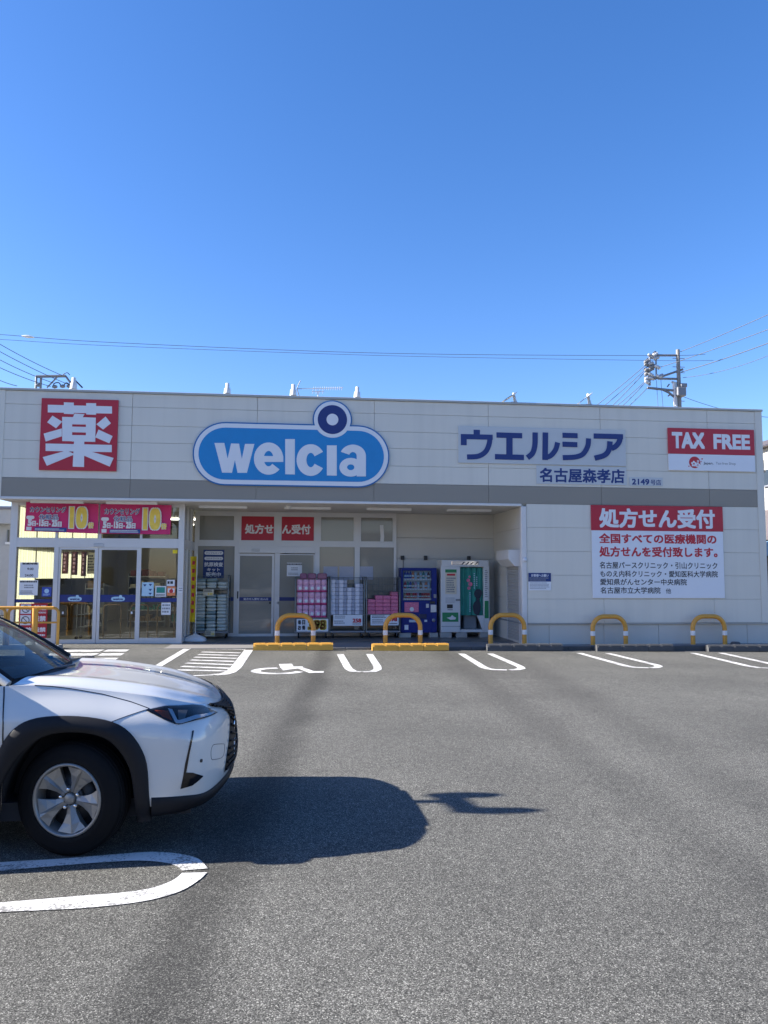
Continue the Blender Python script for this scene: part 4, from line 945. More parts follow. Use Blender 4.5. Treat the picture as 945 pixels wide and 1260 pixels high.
# ================================================================== bollards, stops, guard rail
def bollard(px0, px1, py0, label, proto=None):
    Y = 18.66; a, b = FX(px0, Y, 780), FX(px1, Y, 780); zt = FZ(py0, Y, (px0+px1)/2); return a, b, zt, Y
Bp = [(338.2, 388.3, 754.2, 'yellow arch bollard before the tall pink packs cage'), (471, 520.2, 753.9, 'yellow arch bollard before the blue vending machine'), (600.8, 648, 753.2, 'yellow arch bollard at the corner between recess and right wall'), (726, 773.3, 755.2, 'yellow arch bollard under the large prescription sign, left one'), (849.2, 895.2, 755.8, 'yellow arch bollard nearest the right end of the shop')]
def make_bollard():
    a, b, zt, Y = bollard(*Bp[0]); w = b-a; h = zt-WZ; r = .057; R = .30
    t = thing('arch_bollard', ((a+b)/2, Y, WZ), Bp[0][3], 'bollard', 'yellow arch bollards along the shop front'); m_ = MB(); xl, xr = -w/2+r, w/2-r; zc = h-r-R
    P = [(xl, 0, -.2), (xl, 0, zc)]+[(xl+R-R*cos(q), 0, zc+R*sin(q)) for q in np.linspace(0, pi/2, 10)[1:]]+[(xr-R+R*sin(q), 0, zc+R*cos(q)) for q in np.linspace(0, pi/2, 10)]+[(xr, 0, -.2)]
    m_.tube(P, r, 18); m_.build('arch_tube', 'yellow', t, local=True)
    for x in (xl, xr): MB().lathe([(r+.002, .27), (r+.002, .385)], (x, 0, 0), n=18).build('reflective_band', 'reflect_white', t, local=True)
    return t
b0 = make_bollard()
for q in Bp[1:]:
    a, b, zt, Y = bollard(*q); copy_tree(b0, loc=((a+b)/2, Y, WZ-(0.0 if q[0] < 700 else .04)), label=q[3])
def wheel_stop(a, b, y, z, m_, label, group):
    t = thing('wheel_stop', ((a+b)/2, y, z), label, 'wheel stop', group); L = b-a; n = 3
    for k in range(n):
        x0, x1 = -L/2+L*k/n+.004, -L/2+L*(k+1)/n-.004; g_ = MB()
        g_.prism([(-.09, -.04), (-.085, .05), (-.055, .115), (.055, .115), (.085, .05), (.09, -.04)], 'x', x0, x1)
        seg = g_.build('segment', m_, t, local=True); d = MB(); xm = (x0+x1)/2
        for u, v in ((x0+.04, xm-.03), (xm+.03, x1-.04)):
            d.box(u, v, -.05, .05, .1145, .122, .003); d.box(u, v, -.082, -.072, .055, .095, .002)
        d.build('raised_pad', m_, seg, local=True)
    return t
for p0, p1, lab in ((311.5, 409.8, 'yellow wheel stop left of the two, behind the wheelchair mark'), (457.5, 551.8, 'yellow wheel stop right of the two, before the vending machine')):
    Y = 18.12; a, b = FX(p0, Y, 797), FX(p1, Y, 797); wheel_stop(a, b, Y, gz((a+b)/2, Y)+.045, 'yellow_stop', lab, 'yellow wheel stops')
for p0, p1, lab in ((598.5, 691.5, 'dark grey wheel stop at the corner between recess and right wall'), (733, 827, 'dark grey wheel stop under the large prescription sign'), (869.5, 962, 'dark grey wheel stop at the right edge of the lot')):
    Y = 18.13; a, b = FX(p0, Y, 797), FX(p1, Y, 797); wheel_stop(a, b, Y, gz((a+b)/2, Y)+.05, 'concrete_dark', lab, 'grey wheel stops')
x, z = F(905, 792, 18.6); tag(MB().lathe([(.12, 0), (.12, .05), (.09, .085), (.001, .09)], (x, 18.6, WZ-.02), n=14).build('drain_cap', 'concrete_dark'), 'small dark round cap on the kerb near the right end', 'drain cap')
def guard_rail():
    Y = 18.40; zb = .07
    def gx(p): return FX(p, Y, 770)
    x_end = gx(71.5)
    kb = MB().box(-9.6, gx(76), Y-.16, Y+.16, -.12, zb, .012); tag(kb.build('kerb_block', 'concrete'), kind='structure')
    t = thing('guard_rail', (gx(40), Y, zb), 'yellow tubular guard rail on a low concrete block left of the entrance', 'guard rail')
    zt = FZ(748.2, Y, 40); zm = FZ(766, Y, 40); r = .022
    def hoop(x0, x1, yy, rr=.034):
        R = .12; c = zt-R
        P = [(x0, yy, zb-.02), (x0, yy, c)]+[(x0+R-R*cos(q), yy, c+R*sin(q)) for q in np.linspace(0, pi/2, 8)[1:]]+[(x1-R+R*sin(q), yy, c+R*cos(q)) for q in np.linspace(0, pi/2, 8)]+[(x1, yy, zb-.02)]
        return MB().tube(P, rr, 12)
    for p0, p1, yy in ((44, 71.5, Y), (9.5, 41, Y+.02), (-26, 6, Y)): hoop(gx(p0), gx(p1), yy).build('hoop', 'yellow', t)
    MB().tube([(-9.4, Y-.02, zt+.012), (gx(66), Y-.02, zt+.012)], .030, 10).build('top_rail', 'yellow', t)
    MB().tube([(-9.4, Y, zm), (gx(71), Y, zm)], .021, 10).build('mid_rail', 'yellow', t)
    MB().tube([(gx(43.5), Y-.04, zb-.02), (gx(43.5), Y-.04, zt)], .065, 14).build('post', 'yellow', t)
    MB().tube([(gx(-40), Y-.04, zb-.02), (gx(-40), Y-.04, zt)], .065, 14).build('post', 'yellow', t)
guard_rail()
# ------------------------------------------------------------------ yellow flag
def flag():
    Y = 20.35; x = FX(240.3, Y, 780); zt, zb = FZ(684.5, Y, 238), FZ(765.5, Y, 238)
    t = thing('banner_flag', (x, Y, WZ), 'narrow yellow banner flag on a pole in a white water base', 'flag')
    MB().tube([(x, Y, .1), (x, Y, zt+.05)], .012, 8).build('pole', 'plastic_white', t)
    m_ = MB(); m_.grid([[(x-.01-.20*u+.03*sin(3*v)*u, Y-.02+.33*u+.05*sin(5*u+2*v), zt+(zb-zt)*v) for u in np.linspace(0, 1, 10)] for v in np.linspace(0, 1, 12)]); c = m_.build('cloth', 'flag_yellow', t)
    m_ = MB()
    for k in range(7):
        z = zt-.12-(zt-zb-.25)*k/7; u = .45; m_.box(x-.13, x-.06, Y+.06, Y+.075, z-.10, z, .01)
    m_.build('lettering', 'ink_red', t)
    prof = [(.26, 0), (.27, .04), (.24, .09), (.15, .14), (.06, .17), (.03, .20), (.001, .20)]
    m_ = MB(); n = 24; vs = []
    rows = []
    for r, h in prof: rows.append([(x+r*1.05*math.copysign(abs(cos(a))**.55, cos(a)), Y+r*.8*math.copysign(abs(sin(a))**.55, sin(a)), WZ+h) for a in np.linspace(0, 2*pi, n, endpoint=False)])
    m_.grid(rows, True, True); m_.build('water_base', 'plastic_white', t)
flag()
# ------------------------------------------------------------------ roll cages and their goods
CY0, CY1 = 21.02, 21.66
def cage(p0, p1, ztop, label, slope=False, y0=CY0):
    a, b = FX(p0, y0, 750), FX(p1, y0, 750); y1 = min(y0+.62, YR-.09)
    t = thing('roll_cage', ((a+b)/2, (y0+y1)/2, WZ), label, 'roll cage', 'roll cages of goods in the recess'); r = .016; zb = .20+WZ
    for x in (a+r, b-r):
        m_ = MB(); m_.tube([(x, y0+r, zb), (x, y0+r, ztop-.10), (x, y0+.06, ztop-.03), (x, y0+.14, ztop), (x, y1-r, ztop), (x, y1-r, zb)], r, 8)
        for z in np.linspace(zb+.2, ztop-.15, 6): m_.tube([(x, y0+r, z), (x, y1-r, z)], .006, 6)
        m_.build('side_frame', 'cage_steel', t)
    m_ = MB()
    for z in list(np.linspace(zb+.1, ztop-.02, 8)): m_.tube([(a+r, y1-r, z), (b-r, y1-r, z)], .007, 6)
    for x in np.linspace(a+.1, b-.1, 6): m_.tube([(x, y1-r, zb), (x, y1-r, ztop-.02)], .006, 6)
    m_.build('back_grille', 'cage_steel', t)
    MB().box(a, b, y0, y1, zb-.05, zb, .01).build('deck', 'alu_dark', t)
    for x in (a+.09, b-.09):
        for y in (y0+.08, y1-.08):
            w = MB().lathe([(.001, -.017), (.05, -.017), (.062, -.010), (.062, .010), (.05, .017), (.001, .017)], (x+.02, y, WZ+.062), 'x', 16).build('caster', 'rubber', t)
            MB().prism([(y-.03, WZ+.06), (y+.03, WZ+.06), (y+.04, zb-.052), (y-.04, zb-.052)], 'x', x-.005, x+.001).build('fork', 'steel_light', w)
    return t, a, b, y0, y1, zb
ORD = ['lowest', 'second', 'third', 'fourth', 'fifth', 'sixth', 'seventh', 'eighth', 'ninth', 'tenth', 'eleventh', 'twelfth', 'thirteenth', 'fourteenth']
def packbox(w, d, h, m1, style):
    g_ = MB(); g_.box(-w/2, w/2, -d/2, d/2, 0, h, min(.02, h*.15)); return g_
# pale sacks
t, a, b, y0, y1, zb = cage(237.5, 281, 1.66, 'roll cage stacked with pale sacks beside the yellow flag')
MB().box(a+.03, b-.03, y0+.03, y1-.04, 1.28, 1.30).build('shelf', 'cage_steel', t)
def sack_mesh(w, d, h, dark, seed):
    r = random.Random(seed); rows = []; n = 20
    for s, zz in ((.80, 0), (.97, .22), (1.0, .5), (.96, .8), (.78, 1.0)):
        rows.append([(w/2*s*math.copysign(abs(cos(q))**.35, cos(q))*(1+.03*r.uniform(-1, 1)), d/2*s*math.copysign(abs(sin(q))**.35, sin(q))*(1+.02*r.uniform(-1, 1)), h*(zz+.08*r.uniform(-1, 1)*(0 < zz < 1))) for q in np.linspace(0, 2*pi, n, endpoint=False)])
    g_ = MB(); g_.grid(rows, True, True); g_.add(rows[-1], [tuple(range(n))]); g_.add(rows[0], [tuple(range(n-1, -1, -1))])
    return g_
protos = []
for k in range(5):
    o = sack_mesh((b-a-.10)/3, .5, .088, k == 0, k).build('sack', 'sack_dark' if k == 3 else 'sack', None, local=True); protos.append(o)
used = [False]*5; wcol = (b-a-.08)/3; rs = random.Random(11)
COLN = ['left', 'middle', 'right']
def put_sack(x, y, z, label):
    k = rs.randrange(5); o = protos[k]
    if used[k]: o = o.copy(); COL.objects.link(o)
    used[k] = True; o.location = (x, y, z); o.rotation_euler = (rs.uniform(-.03, .03), rs.uniform(-.04, .04), rs.uniform(-.03, .03))
    tag(o, label, 'sack', 'pale sacks stacked in the cage by the flag')
for c in range(3):
    x = a+.04+wcol*(c+.5); n = (12, 11, 11)[c]
    for k in range(n): put_sack(x, y0+.27, zb+.004+k*.088, f'pale sack, {ORD[k]} from the bottom in the {COLN[c]} column of the lower pile')
    for k in range((3, 3, 2)[c]): put_sack(x, y0+.27, 1.304+k*.09, f'pale sack, {ORD[k]} from the bottom in the {COLN[c]} column on the cage top shelf')
for k in range(5):
    if not used[k]: bpy.data.objects.remove(protos[k])
def price(name, box, Y, label, marks):
    x0, x1, z0, z1 = RC(*box, Y); t = base_thing(name, x0, x1, z0, label, 'price card', None, Y); MB().box(x0, x1, Y-.004, Y, z0, z1).build('card', marks[0], t)
    for s, ink, u0, u1, v0, v1, bold in marks[1]:
        m_ = MB(); A = (x0+(x1-x0)*u0, x0+(x1-x0)*u1, z0+(z1-z0)*v0, z0+(z1-z0)*v1)
        if s is None: scribble(m_, *A, Y-.0055, int(bold), int(u0*100)+7); m_.build('small_print', ink, t)
        else: put_text(m_, s, *A, Y-.0058, bold); m_.build('lettering', ink, t)
    return t
price('price_card', (250.2, 725, 263, 733), CY0-.012, 'cream price card in the middle of the sack cage', ('cream_wall', [(None, 'ink_black', .1, .9, .5, .95, 2), ('10', 'banner_yellow', .45, .9, .1, .45, .05)]))
price('price_card', (252, 776, 264.5, 783), CY0-.012, 'cream price card at the foot of the sack cage', ('cream_wall', [(None, 'ink_black', .05, .6, .2, .9, 2), ('10', 'banner_yellow', .6, .92, .15, .6, .05)]))
# pink toilet roll packs
t, a, b, y0, y1, zb = cage(362.5, 404.6, 1.63, 'roll cage filled with tall pink toilet paper packs')
def roll_pack(w, d, h):
    o = bpy.data.objects.new('toilet_paper_pack', None); COL.objects.link(o)
    for k in range(2):
        m_ = MB(); rows = []
        for s, zz in ((.86, 0), (1, .12), (1, .86), (.86, 1)): rows.append([(w/2*s*math.copysign(abs(cos(q))**.5, cos(q)), d/2*s*math.copysign(abs(sin(q))**.5, sin(q)), h*.10+h*.44*(k+zz)) for q in np.linspace(0, 2*pi, 20, endpoint=False)])
        m_.grid(rows, True, True); m_.add(rows[-1], [tuple(range(20))]); m_.build('wrapped_rolls', 'pack_pink', o, local=True)
    MB().box(-w*.5, w*.5, -d*.5, d*.5, 0, h*.12, .01).build('base_wrap', 'pack_hot', o, local=True)
    m_ = MB(); m_.poly(disc(.01, h*.30, w*.27, 14), -d*.515, -d*.5); m_.build('printed_emblem', 'sign_white', o, local=True)
    return o
zc0 = FZ(760, CY0, 384); ph = .345; w5 = (b-a-.10)/5
MB().box(a+.03, b-.03, y0+.04, y1-.04, zc0-.02, zc0-.002).build('shelf', 'cage_steel', t)
pp = roll_pack(w5*.98, .20, ph*.985); first = True
C5 = ['leftmost', 'second', 'third', 'fourth', 'rightmost']
for rr in range(3):
    for c in range(5):
        lab = f'pink toilet paper pack, {C5[c]} in the {["bottom", "middle", "top"][rr]} row of the pink cage'
        L = (a+.05+w5*(c+.5), y0+.16, zc0+ph*rr)
        if first: pp.location = L; tag(pp, lab, 'pack', 'pink toilet paper packs'); first = False
        else: copy_tree(pp, loc=L, label=lab)
for c, (p0, p1) in enumerate(((369, 378), (378.5, 389.5), (390.5, 402.8))):
    x0, x1 = FX(p0, y0+.1, 715), FX(p1, y0+.1, 715); m_ = MB().box(x0, x1-.008, y0+.07, y0+.45, zc0+3*ph+.004, zc0+3*ph+.16, .025)
    tag(m_.build('patterned_pack', 'pack_purple'), f'purple patterned pack lying on top of the pink packs, {COLN[c]} one', 'pack', 'purple packs on the pink cage')
price('price_board', (365, 761.5, 404, 777), CY0-.014, 'large price board reading 398 under the pink packs', ('sign_white', [('毎', 'ink_black', .04, .14, .55, .92, .06), ('お', 'ink_black', .04, .14, .12, .48, .06), ('日', 'ink_black', .17, .27, .55, .92, .06), ('得', 'ink_black', .17, .27, .12, .48, .06), ('398', 'banner_yellow', .34, .95, .10, .95, .085), ('398', 'ink_red', .36, .93, .14, .91, .06)]))
# white box stacks
t, a, b, y0, y1, zb = cage(405.3, 449, 1.63, 'roll cage stacked with white boxes between two pink cages')
zc0 = FZ(756.5, CY0, 427); MB().box(a+.03, b-.03, y0+.04, y1-.04, zc0-.02, zc0-.002).build('shelf', 'cage_steel', t)
h9 = (FZ(713.5, CY0, 427)-zc0)/9
def white_pack(w, d, h):
    o = bpy.data.objects.new('tissue_pack', None); COL.objects.link(o)
    MB().box(-w/2, w*.06, -d/2, d/2, 0, h*.97, .008).build('white_face', 'pack_white', o, local=True)
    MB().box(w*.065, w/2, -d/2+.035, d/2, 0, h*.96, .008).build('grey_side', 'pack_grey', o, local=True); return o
w4 = (b-a-.08)/4; wp = white_pack(w4*.98, .42, h9); first = True
for c in range(4):
    for k in range((9, 9, 7, 8)[c]):
        lab = f'white tissue pack, {ORD[k]} up in column {["one", "two", "three", "four"][c]} from left of the white stack'
        L = (a+.04+w4*(c+.5), y0+.27, zc0+.002+h9*k)
        if first: wp.location = L; tag(wp, lab, 'pack', 'white tissue packs'); first = False
        else: copy_tree(wp, loc=L, rz=rs.uniform(-.015, .015), label=lab)
price('price_board', (410, 756.5, 446, 770), CY0-.014, 'white price board reading 258 under the white boxes', ('sign_white', [(None, 'ink_grey', .05, .48, .62, .95, 2), (None, 'ink_grey', .03, .40, .15, .5, 2), ('258', 'ink_red', .66, .96, .28, .66, .05), (None, 'ink_black', .66, .96, .08, .22, 1)]))
# net-covered cage of rose boxes
t, a, b, y0, y1, zb = cage(450.3, 492.8, 1.63, 'roll cage of rose pink boxes under a dark net beside the vending machine')
zc0 = FZ(756, CY0, 471); MB().box(a+.03, b-.03, y0+.04, y1-.04, zc0-.02, zc0-.002).build('shelf', 'cage_steel', t)
w4 = (b-a-.10)/4; hb_ = .102; first = None
for c in range(4):
    for k in range((4, 5, 5, 6)[c] if c != 0 else 4):
        lab = f'rose pink box, {ORD[k]} up in column {["one", "two", "three", "four"][c]} from left of the netted cage'
        L = (a+.05+w4*(c+.5), y0+.28+.004*((k*7+c*3) % 3), zc0+.002+hb_*k)
        if first is None:
            first = MB().box(-w4*.485, w4*.485, -.22, .22, 0, hb_*.97, .010).build('rose_box', 'pack_rose', None, local=True); first.location = L; tag(first, lab, 'box', 'rose pink boxes in the netted cage')
        else: copy_tree(first, loc=L, rz=rs.uniform(-.02, .02), label=lab)
m_ = MB(); zt = 1.60
for k in range(22):
    x = a+.03+(b-a-.06)*k/21; m_.tube([(x, y0-.012, zt), (x+.01*sin(k), y0-.02, zt-.3), (x+.02*sin(k*2), y0-.012, zt-.42-.05*sin(k*1.3))], .0022, 4)
for k in range(12):
    z = zt-.42*k/11; m_.tube([(a+.03, y0-.014, z), ((a+b)/2, y0-.02, z-.015*sin(k)), (b-.03, y0-.014, z)], .0022, 4)
tag(m_.build('cargo_net', 'net'), 'dark net draped over the open front of a cage', 'net')
price('price_board', (456, 756.5, 490.5, 769.5), CY0-.014, 'white price board reading 298 under the rose pink boxes', ('sign_board', [(None, 'ink_black', .05, .55, .68, .95, 2), (None, 'ink_grey', .05, .5, .15, .6, 3), ('298', 'ink_red', .62, .95, .38, .78, .05), (None, 'ink_black', .62, .95, .1, .25, 1)]))
# ------------------------------------------------------------------ drinks vending machine
def vending():
    Y0 = 21.10; Y1 = YR-.05
    def vx(x): return FX(480+x/6.75, Y0, 740)
    def vz(y): return FZ(680+y/6.75, Y0, 516)
    x0, x1, z1, z0 = vx(93), vx(388), vz(126), vz(665); 
    t = thing('vending_machine', ((x0+x1)/2, (Y0+Y1)/2, WZ), 'blue drinks vending machine beside the white photo booth', 'vending machine')
    wx0, wx1, wz0, wz1 = vx(108), vx(343), vz(397), vz(150)
    b_ = MB(); b_.box(x0, x1, Y0+.14, Y1, z0, z1, .015); b_.box(x0, wx0, Y0, Y0+.139, z0, z1, .008); b_.box(wx1, x1, Y0, Y0+.139, z0, z1, .008); b_.box(wx0+.001, wx1-.001, Y0+.002, Y0+.139, wz1, z1-.001, .006); b_.box(wx0+.001, wx1-.001, Y0+.002, Y0+.139, z0, wz0, .006)
    body = b_.build('body', 'vend_blue', t)
    MB().box(wx0+.001, wx1-.001, Y0+.12, Y0+.138, wz0+.001, wz1-.001).build('display_back', 'vend_inner', t)
    rr = random.Random(5); cols_ = ['pack_pink', 'ink_red', 'wood', 'pale_blue', 'print_green', 'plastic_white', 'maroon', 'sticker_blue', 'orange', 'curtain_green']
    hrow = (wz1-wz0)/3
    for k in range(3):
        zb = wz0+hrow*(2-k)
        sh = MB().box(wx0+.002, wx1-.002, Y0+.02, Y0+.119, zb+.035, zb+.055).build('display_shelf', 'plastic_white', t)
        m_ = MB(); m2 = MB(); n = 10 if k < 2 else 12
        for j in range(n):
            x = wx0+.03+(wx1-wx0-.06)*(j+.5)/n; m_.box(x-.018, x+.018, Y0+.012, Y0+.0195, zb+.012, zb+.034)
        m_.build('button', 'ink_white', sh); MB().box(wx0+.002, wx1-.002, Y0+.0196, Y0+.03, zb+.008, zb+.034).build('button_strip', 'vend_inner', sh)
        for j in range(n):
            x = wx0+.03+(wx1-wx0-.06)*(j+.5)/n; hh = (.215, .19, .15)[k]*(1 if k else rr.uniform(.8, 1)); r = .036 if n == 10 else .030
            if k == 0 and j < 3: hh = .20
            prof = [(r*.9, 0), (r, .008), (r, hh*.68), (r*.45, hh*.86), (r*.45, hh), (.001, hh)] if k < 2 else [(r*.85, 0), (r, .008), (r, hh-.012), (r*.85, hh), (.001, hh)]
            c_ = 'sticker_blue' if (k == 0 and j < 3) else (rr.choice(cols_) if k < 2 else rr.choice(['maroon', 'wood', 'ink_red', 'steel_light', 'pack_pink']))
            d_ = MB().lathe(prof, (x, Y0+.075, zb+.056), n=12).build('drink_sample', c_, t)
            MB().lathe([(r+.0012, hh*.22), (r+.0012, hh*.5)], (x, Y0+.075, zb+.056), n=12).build('drink_label', rr.choice(['plastic_white', 'cream_wall', 'pale_blue']), d_)
    MB().box(wx0+.001, wx1-.001, Y0+.002, Y0+.006, wz0+.001, wz1-.001).build('display_glass', 'vend_glass', t)
    def bit(nm, X0, Yt, X1, Yb, m_, d=.008, b__=.004): return MB().box(vx(X0), vx(X1), Y0-d, Y0+.001, vz(Yb), vz(Yt), b__).build(nm, m_, t)
    p = bit('picture_panel', 120, 413, 237, 494, 'pack_rose'); q = MB(); q.poly(disc(vx(180), vz(470), .06, 12), Y0-.0095, Y0-.0085); q.build('picture', 'plastic_white', p)
    bit('coin_slot', 298, 425, 322, 458, 'steel_light'); bit('bill_slot', 337, 432, 384, 495, 'alu', .015); bit('card_reader', 362, 345, 384, 376, 'alu_dark', .02); bit('button_panel', 330, 404, 372, 424, 'black_plastic', .02)
    bit('dispenser_flap', 240, 510, 303, 548, 'vend_dark', .012); bit('label_panel', 158, 558, 222, 578, 'vend_inner', .003); bit('label_panel', 285, 558, 308, 575, 'ink_white', .003); bit('label_panel', 120, 600, 152, 640, 'ink_white', .003)
    MB().lathe([(.001, Y0-.02), (.045, Y0-.018), (.05, Y0+.001)], (vx(362), 0, vz(562)), 'y', 16).build('lock', 'alu_dark', t)
    for a, b in ((78, 175), (330, 400)):
        MB().box(vx(a), vx(b), Y0+.02, Y0+.30, WZ+.001, z0-.002, .008).build('foot_block', 'concrete', t)
vending()
# ------------------------------------------------------------------ photo booth
def booth():
    Y0 = 21.0; Y1 = YR-.05
    def vx(x): return FX(480+x/6.75, Y0, 735)
    def vz(y): return FZ(680+y/6.75, Y0, 573)
    x0, x1, z0, z1 = vx(424), vx(826), vz(662), vz(62)
    t = thing('photo_booth', ((x0+x1)/2, (Y0+Y1)/2, WZ), 'white photo booth with green curtain and a woman silhouette', 'photo booth')
    ox0, ox1, oz1, oz0 = vx(583), vx(778), vz(122), vz(640)
    b_ = MB(); b_.box(x0, ox0, Y0, Y1-.031, z0, vz(108), .01); b_.box(ox1, x1, Y0, Y1-.031, z0, vz(108), .01); b_.box(x0+.02, x1-.02, Y0-.01, Y1-.031, vz(118), z1, .012); b_.box(x0, x1, Y1-.03, Y1, z0, z1-.01); b_.box(ox0+.001, ox1-.001, Y0+.03, Y1-.031, z0, oz0, .005)
    b_.build('body', 'booth_white', t)
    MB().box(ox0+.002, ox1-.002, Y1-.05, Y1-.031, oz0, oz1).build('inner_wall', 'booth_grey', t)
    zc = vz(522); MB().grid([[(ox0+.004+(ox1-ox0-.008)*u, Y0+.10+.022*sin(u*26)+.008*sin(u*61), z) for u in np.linspace(0, 1, 60)] for z in (zc, (zc+oz1)/2, oz1-.003)]).build('curtain', 'curtain_green', t)
    m_ = MB(); rr = random.Random(3)
    for (xx, ya, yb) in ((705, 170, 290), (668, 330, 490), (725, 200, 280)):
        y = ya
        while y < yb: m_.poly([(vx(xx-5), vz(y)), (vx(xx+5), vz(y)), (vx(xx+4), vz(y+9)), (vx(xx-4), vz(y+9))], Y0+.069, Y0+.07); y += 17
    m_.build('curtain_lettering', 'pale_blue', t)
    m_ = MB()
    for (xx, yy, r) in ((655, 230, .05), (672, 262, .06), (660, 295, .045), (665, 200, .03)): m_.poly(disc(vx(xx), vz(yy), r, 14), Y0+.066-.0006*(yy % 7), Y0+.07)
    m_.build('curtain_print', 'pack_rose', t)
    # printed silhouette of a woman on the clear side panel
    S_ = [(700, 345), (706, 318), (722, 304), (745, 302), (762, 312), (768, 330), (764, 352), (752, 372), (744, 384), (744, 400), (752, 420), (756, 450), (748, 490), (740, 520), (722, 520), (702, 508), (692, 480), (690, 445), (700, 415), (720, 398), (722, 380), (708, 366)]
    m_ = MB(); m_.poly([(vx(x), vz(y)) for x, y in S_], Y0+.045, Y0+.048); m_.build('silhouette_print', 'silhouette', t)
    MB().prism([(vx(722), vz(522)), (vx(778), vz(522)), (vx(778), vz(640)), (vx(765), vz(640))], 'y', Y0-.004, Y0+.03).build('side_panel', 'booth_white', t)
    hd = MB().box(vx(512), vx(738), Y0-.022, Y0-.0105, vz(103), vz(70), .005).build('header_plate', 'chrome', t)
    m_ = MB(); xx = 588
    for k in range(4): m_.poly([(vx(xx), vz(100)), (vx(xx+14), vz(98)), (vx(xx+34), vz(78)), (vx(xx+26), vz(76))], Y0-.026, Y0-.0225); xx += 37
    m_.build('logo_mark', 'ink_black', hd)
    def bit(nm, X0, Yt, X1, Yb, m_, d=.008, b__=.004): return MB().box(vx(X0), vx(X1), Y0-d, Y0+.001, vz(Yb), vz(Yt), b__).build(nm, m_, t)
    p = bit('sample_poster', 458, 150, 552, 345, 'cream_wall', .012); MB().box(vx(472), vx(540), Y0-.0145, Y0-.0125, vz(192), vz(176)).build('heading_panel', 'ink_red', p)
    m_ = MB(); scribble(m_, vx(468), vx(545), vz(335), vz(205), Y0-.014, 7, 4, .6); m_.build('small_print', 'ink_grey', p); MB().box(vx(458), vx(552), Y0-.0135, Y0-.012, vz(166), vz(140)).build('heading_panel', 'print_green', p)
    bit('coin_panel', 460, 372, 535, 418, 'steel_light', .014); bit('photo_slot', 472, 430, 520, 462, 'black_plastic', .012); bit('print_slot', 476, 470, 520, 478, 'alu_dark', .01); bit('handle', 545, 385, 583, 400, 'steel', .03)
    g_ = bit('leaflet', 433, 497, 566, 574, 'print_green', .008); m_ = MB(); m_.poly([(vx(470), vz(540)), (vx(500), vz(534)), (vx(515), vz(518)), (vx(530), vz(532)), (vx(548), vz(540)), (vx(540), vz(555)), (vx(500), vz(558))], Y0-.0105, Y0-.0085); m_.build('picture', 'plastic_white', g_)
    s_ = bit('side_poster', 786, 135, 812, 385, 'plastic_white', .008); m_ = MB(); scribble(m_, vx(788), vx(810), vz(375), vz(140), Y0-.0105, 14, 6, .5); m_.build('small_print', 'ink_grey', s_)
    bit('side_poster', 784, 400, 818, 545, 'print_green', .008); bit('seam', 426, 610, 583, 614, 'booth_grey', .002, 0)
    MB().box(ox0+.15, ox1-.15, Y0+.25, Y0+.5, oz0, oz0+.45, .02).build('stool', 'booth_grey', t)
    for a, b in ((420, 512), (552, 640), (748, 815)):
        MB().box(vx(a), vx(b), Y0+.02, Y0+.3, WZ+.001, z0-.002, .008).build('foot_block', 'concrete', t)
booth()
# ================================================================== the white car
CARS = 0.985
NET = [
 [(-3.42,0,.30),(-3.48,0,.45),(-3.52,0,.66),(-3.47,0,.88),(-3.40,0,1.03)],
 [(-3.38,.45,.30),(-3.44,.47,.45),(-3.48,.48,.66),(-3.43,.47,.88),(-3.36,.44,1.03)],
 [(-3.22,.74,.29),(-3.26,.78,.43),(-3.29,.80,.66),(-3.25,.79,.88),(-3.18,.70,1.03)],
 [(-3.00,.84,.26),(-3.0,.885,.40),(-3.0,.905,.63),(-3.0,.895,.86),(-3.0,.79,1.025)],
 [(-2.64,.86,.22),(-2.64,.90,.36),(-2.64,.915,.60),(-2.64,.91,.84),(-2.64,.81,1.015)],
 [(-2.1,.845,.20),(-2.1,.885,.33),(-2.1,.89,.57),(-2.1,.905,.82),(-2.1,.825,1.04)],
 [(-1.4,.845,.20),(-1.4,.878,.32),(-1.4,.878,.56),(-1.4,.905,.81),(-1.4,.835,1.03)],
 [(-.85,.845,.20),(-.85,.878,.32),(-.85,.882,.56),(-.85,.908,.81),(-.85,.835,1.022)],
 [(-.45,.85,.20),(-.45,.89,.32),(-.45,.897,.56),(-.45,.912,.81),(-.45,.825,1.02)],
 [(-.1,.86,.20),(-.1,.90,.32),(-.1,.915,.56),(-.1,.908,.81),(-.1,.785,1.012)],
 [(.22,.865,.20),(.22,.905,.32),(.22,.92,.56),(.22,.905,.80),(.22,.755,.970)],
 [(.50,.855,.225),(.50,.90,.31),(.50,.912,.55),(.50,.888,.78),(.50,.71,.922)],
 [(.69,.80,.235),(.70,.855,.305),(.71,.87,.54),(.70,.84,.755),(.67,.615,.872)],
 [(.81,.66,.25),(.845,.73,.30),(.855,.74,.52),(.835,.695,.735),(.785,.50,.835)],
 [(.915,.38,.285),(.95,.42,.335),(.955,.43,.50),(.925,.40,.72),(.86,.32,.805)],
 [(.955,0,.295),(.99,0,.35),(1.005,0,.48),(.97,0,.70),(.895,0,.79)],
]
NET = np.array(NET)
def _w(t): return np.array([-.5*t+t*t-.5*t**3, 1-2.5*t*t+1.5*t**3, .5*t+2*t*t-1.5*t**3, -.5*t*t+.5*t**3])
NU = len(NET)-1; NV = 4
def _ext():
    mir = np.array([1, -1, 1]); a = NET[1]*mir; b = NET[-2]*mir
    E_ = np.concatenate([a[None], NET, b[None]], 0)
    lo = 2*E_[:, 0]-E_[:, 1]; hi = 2*E_[:, -1]-E_[:, -2]
    return np.concatenate([lo[:, None], E_, hi[:, None]], 1)
EXT = _ext()
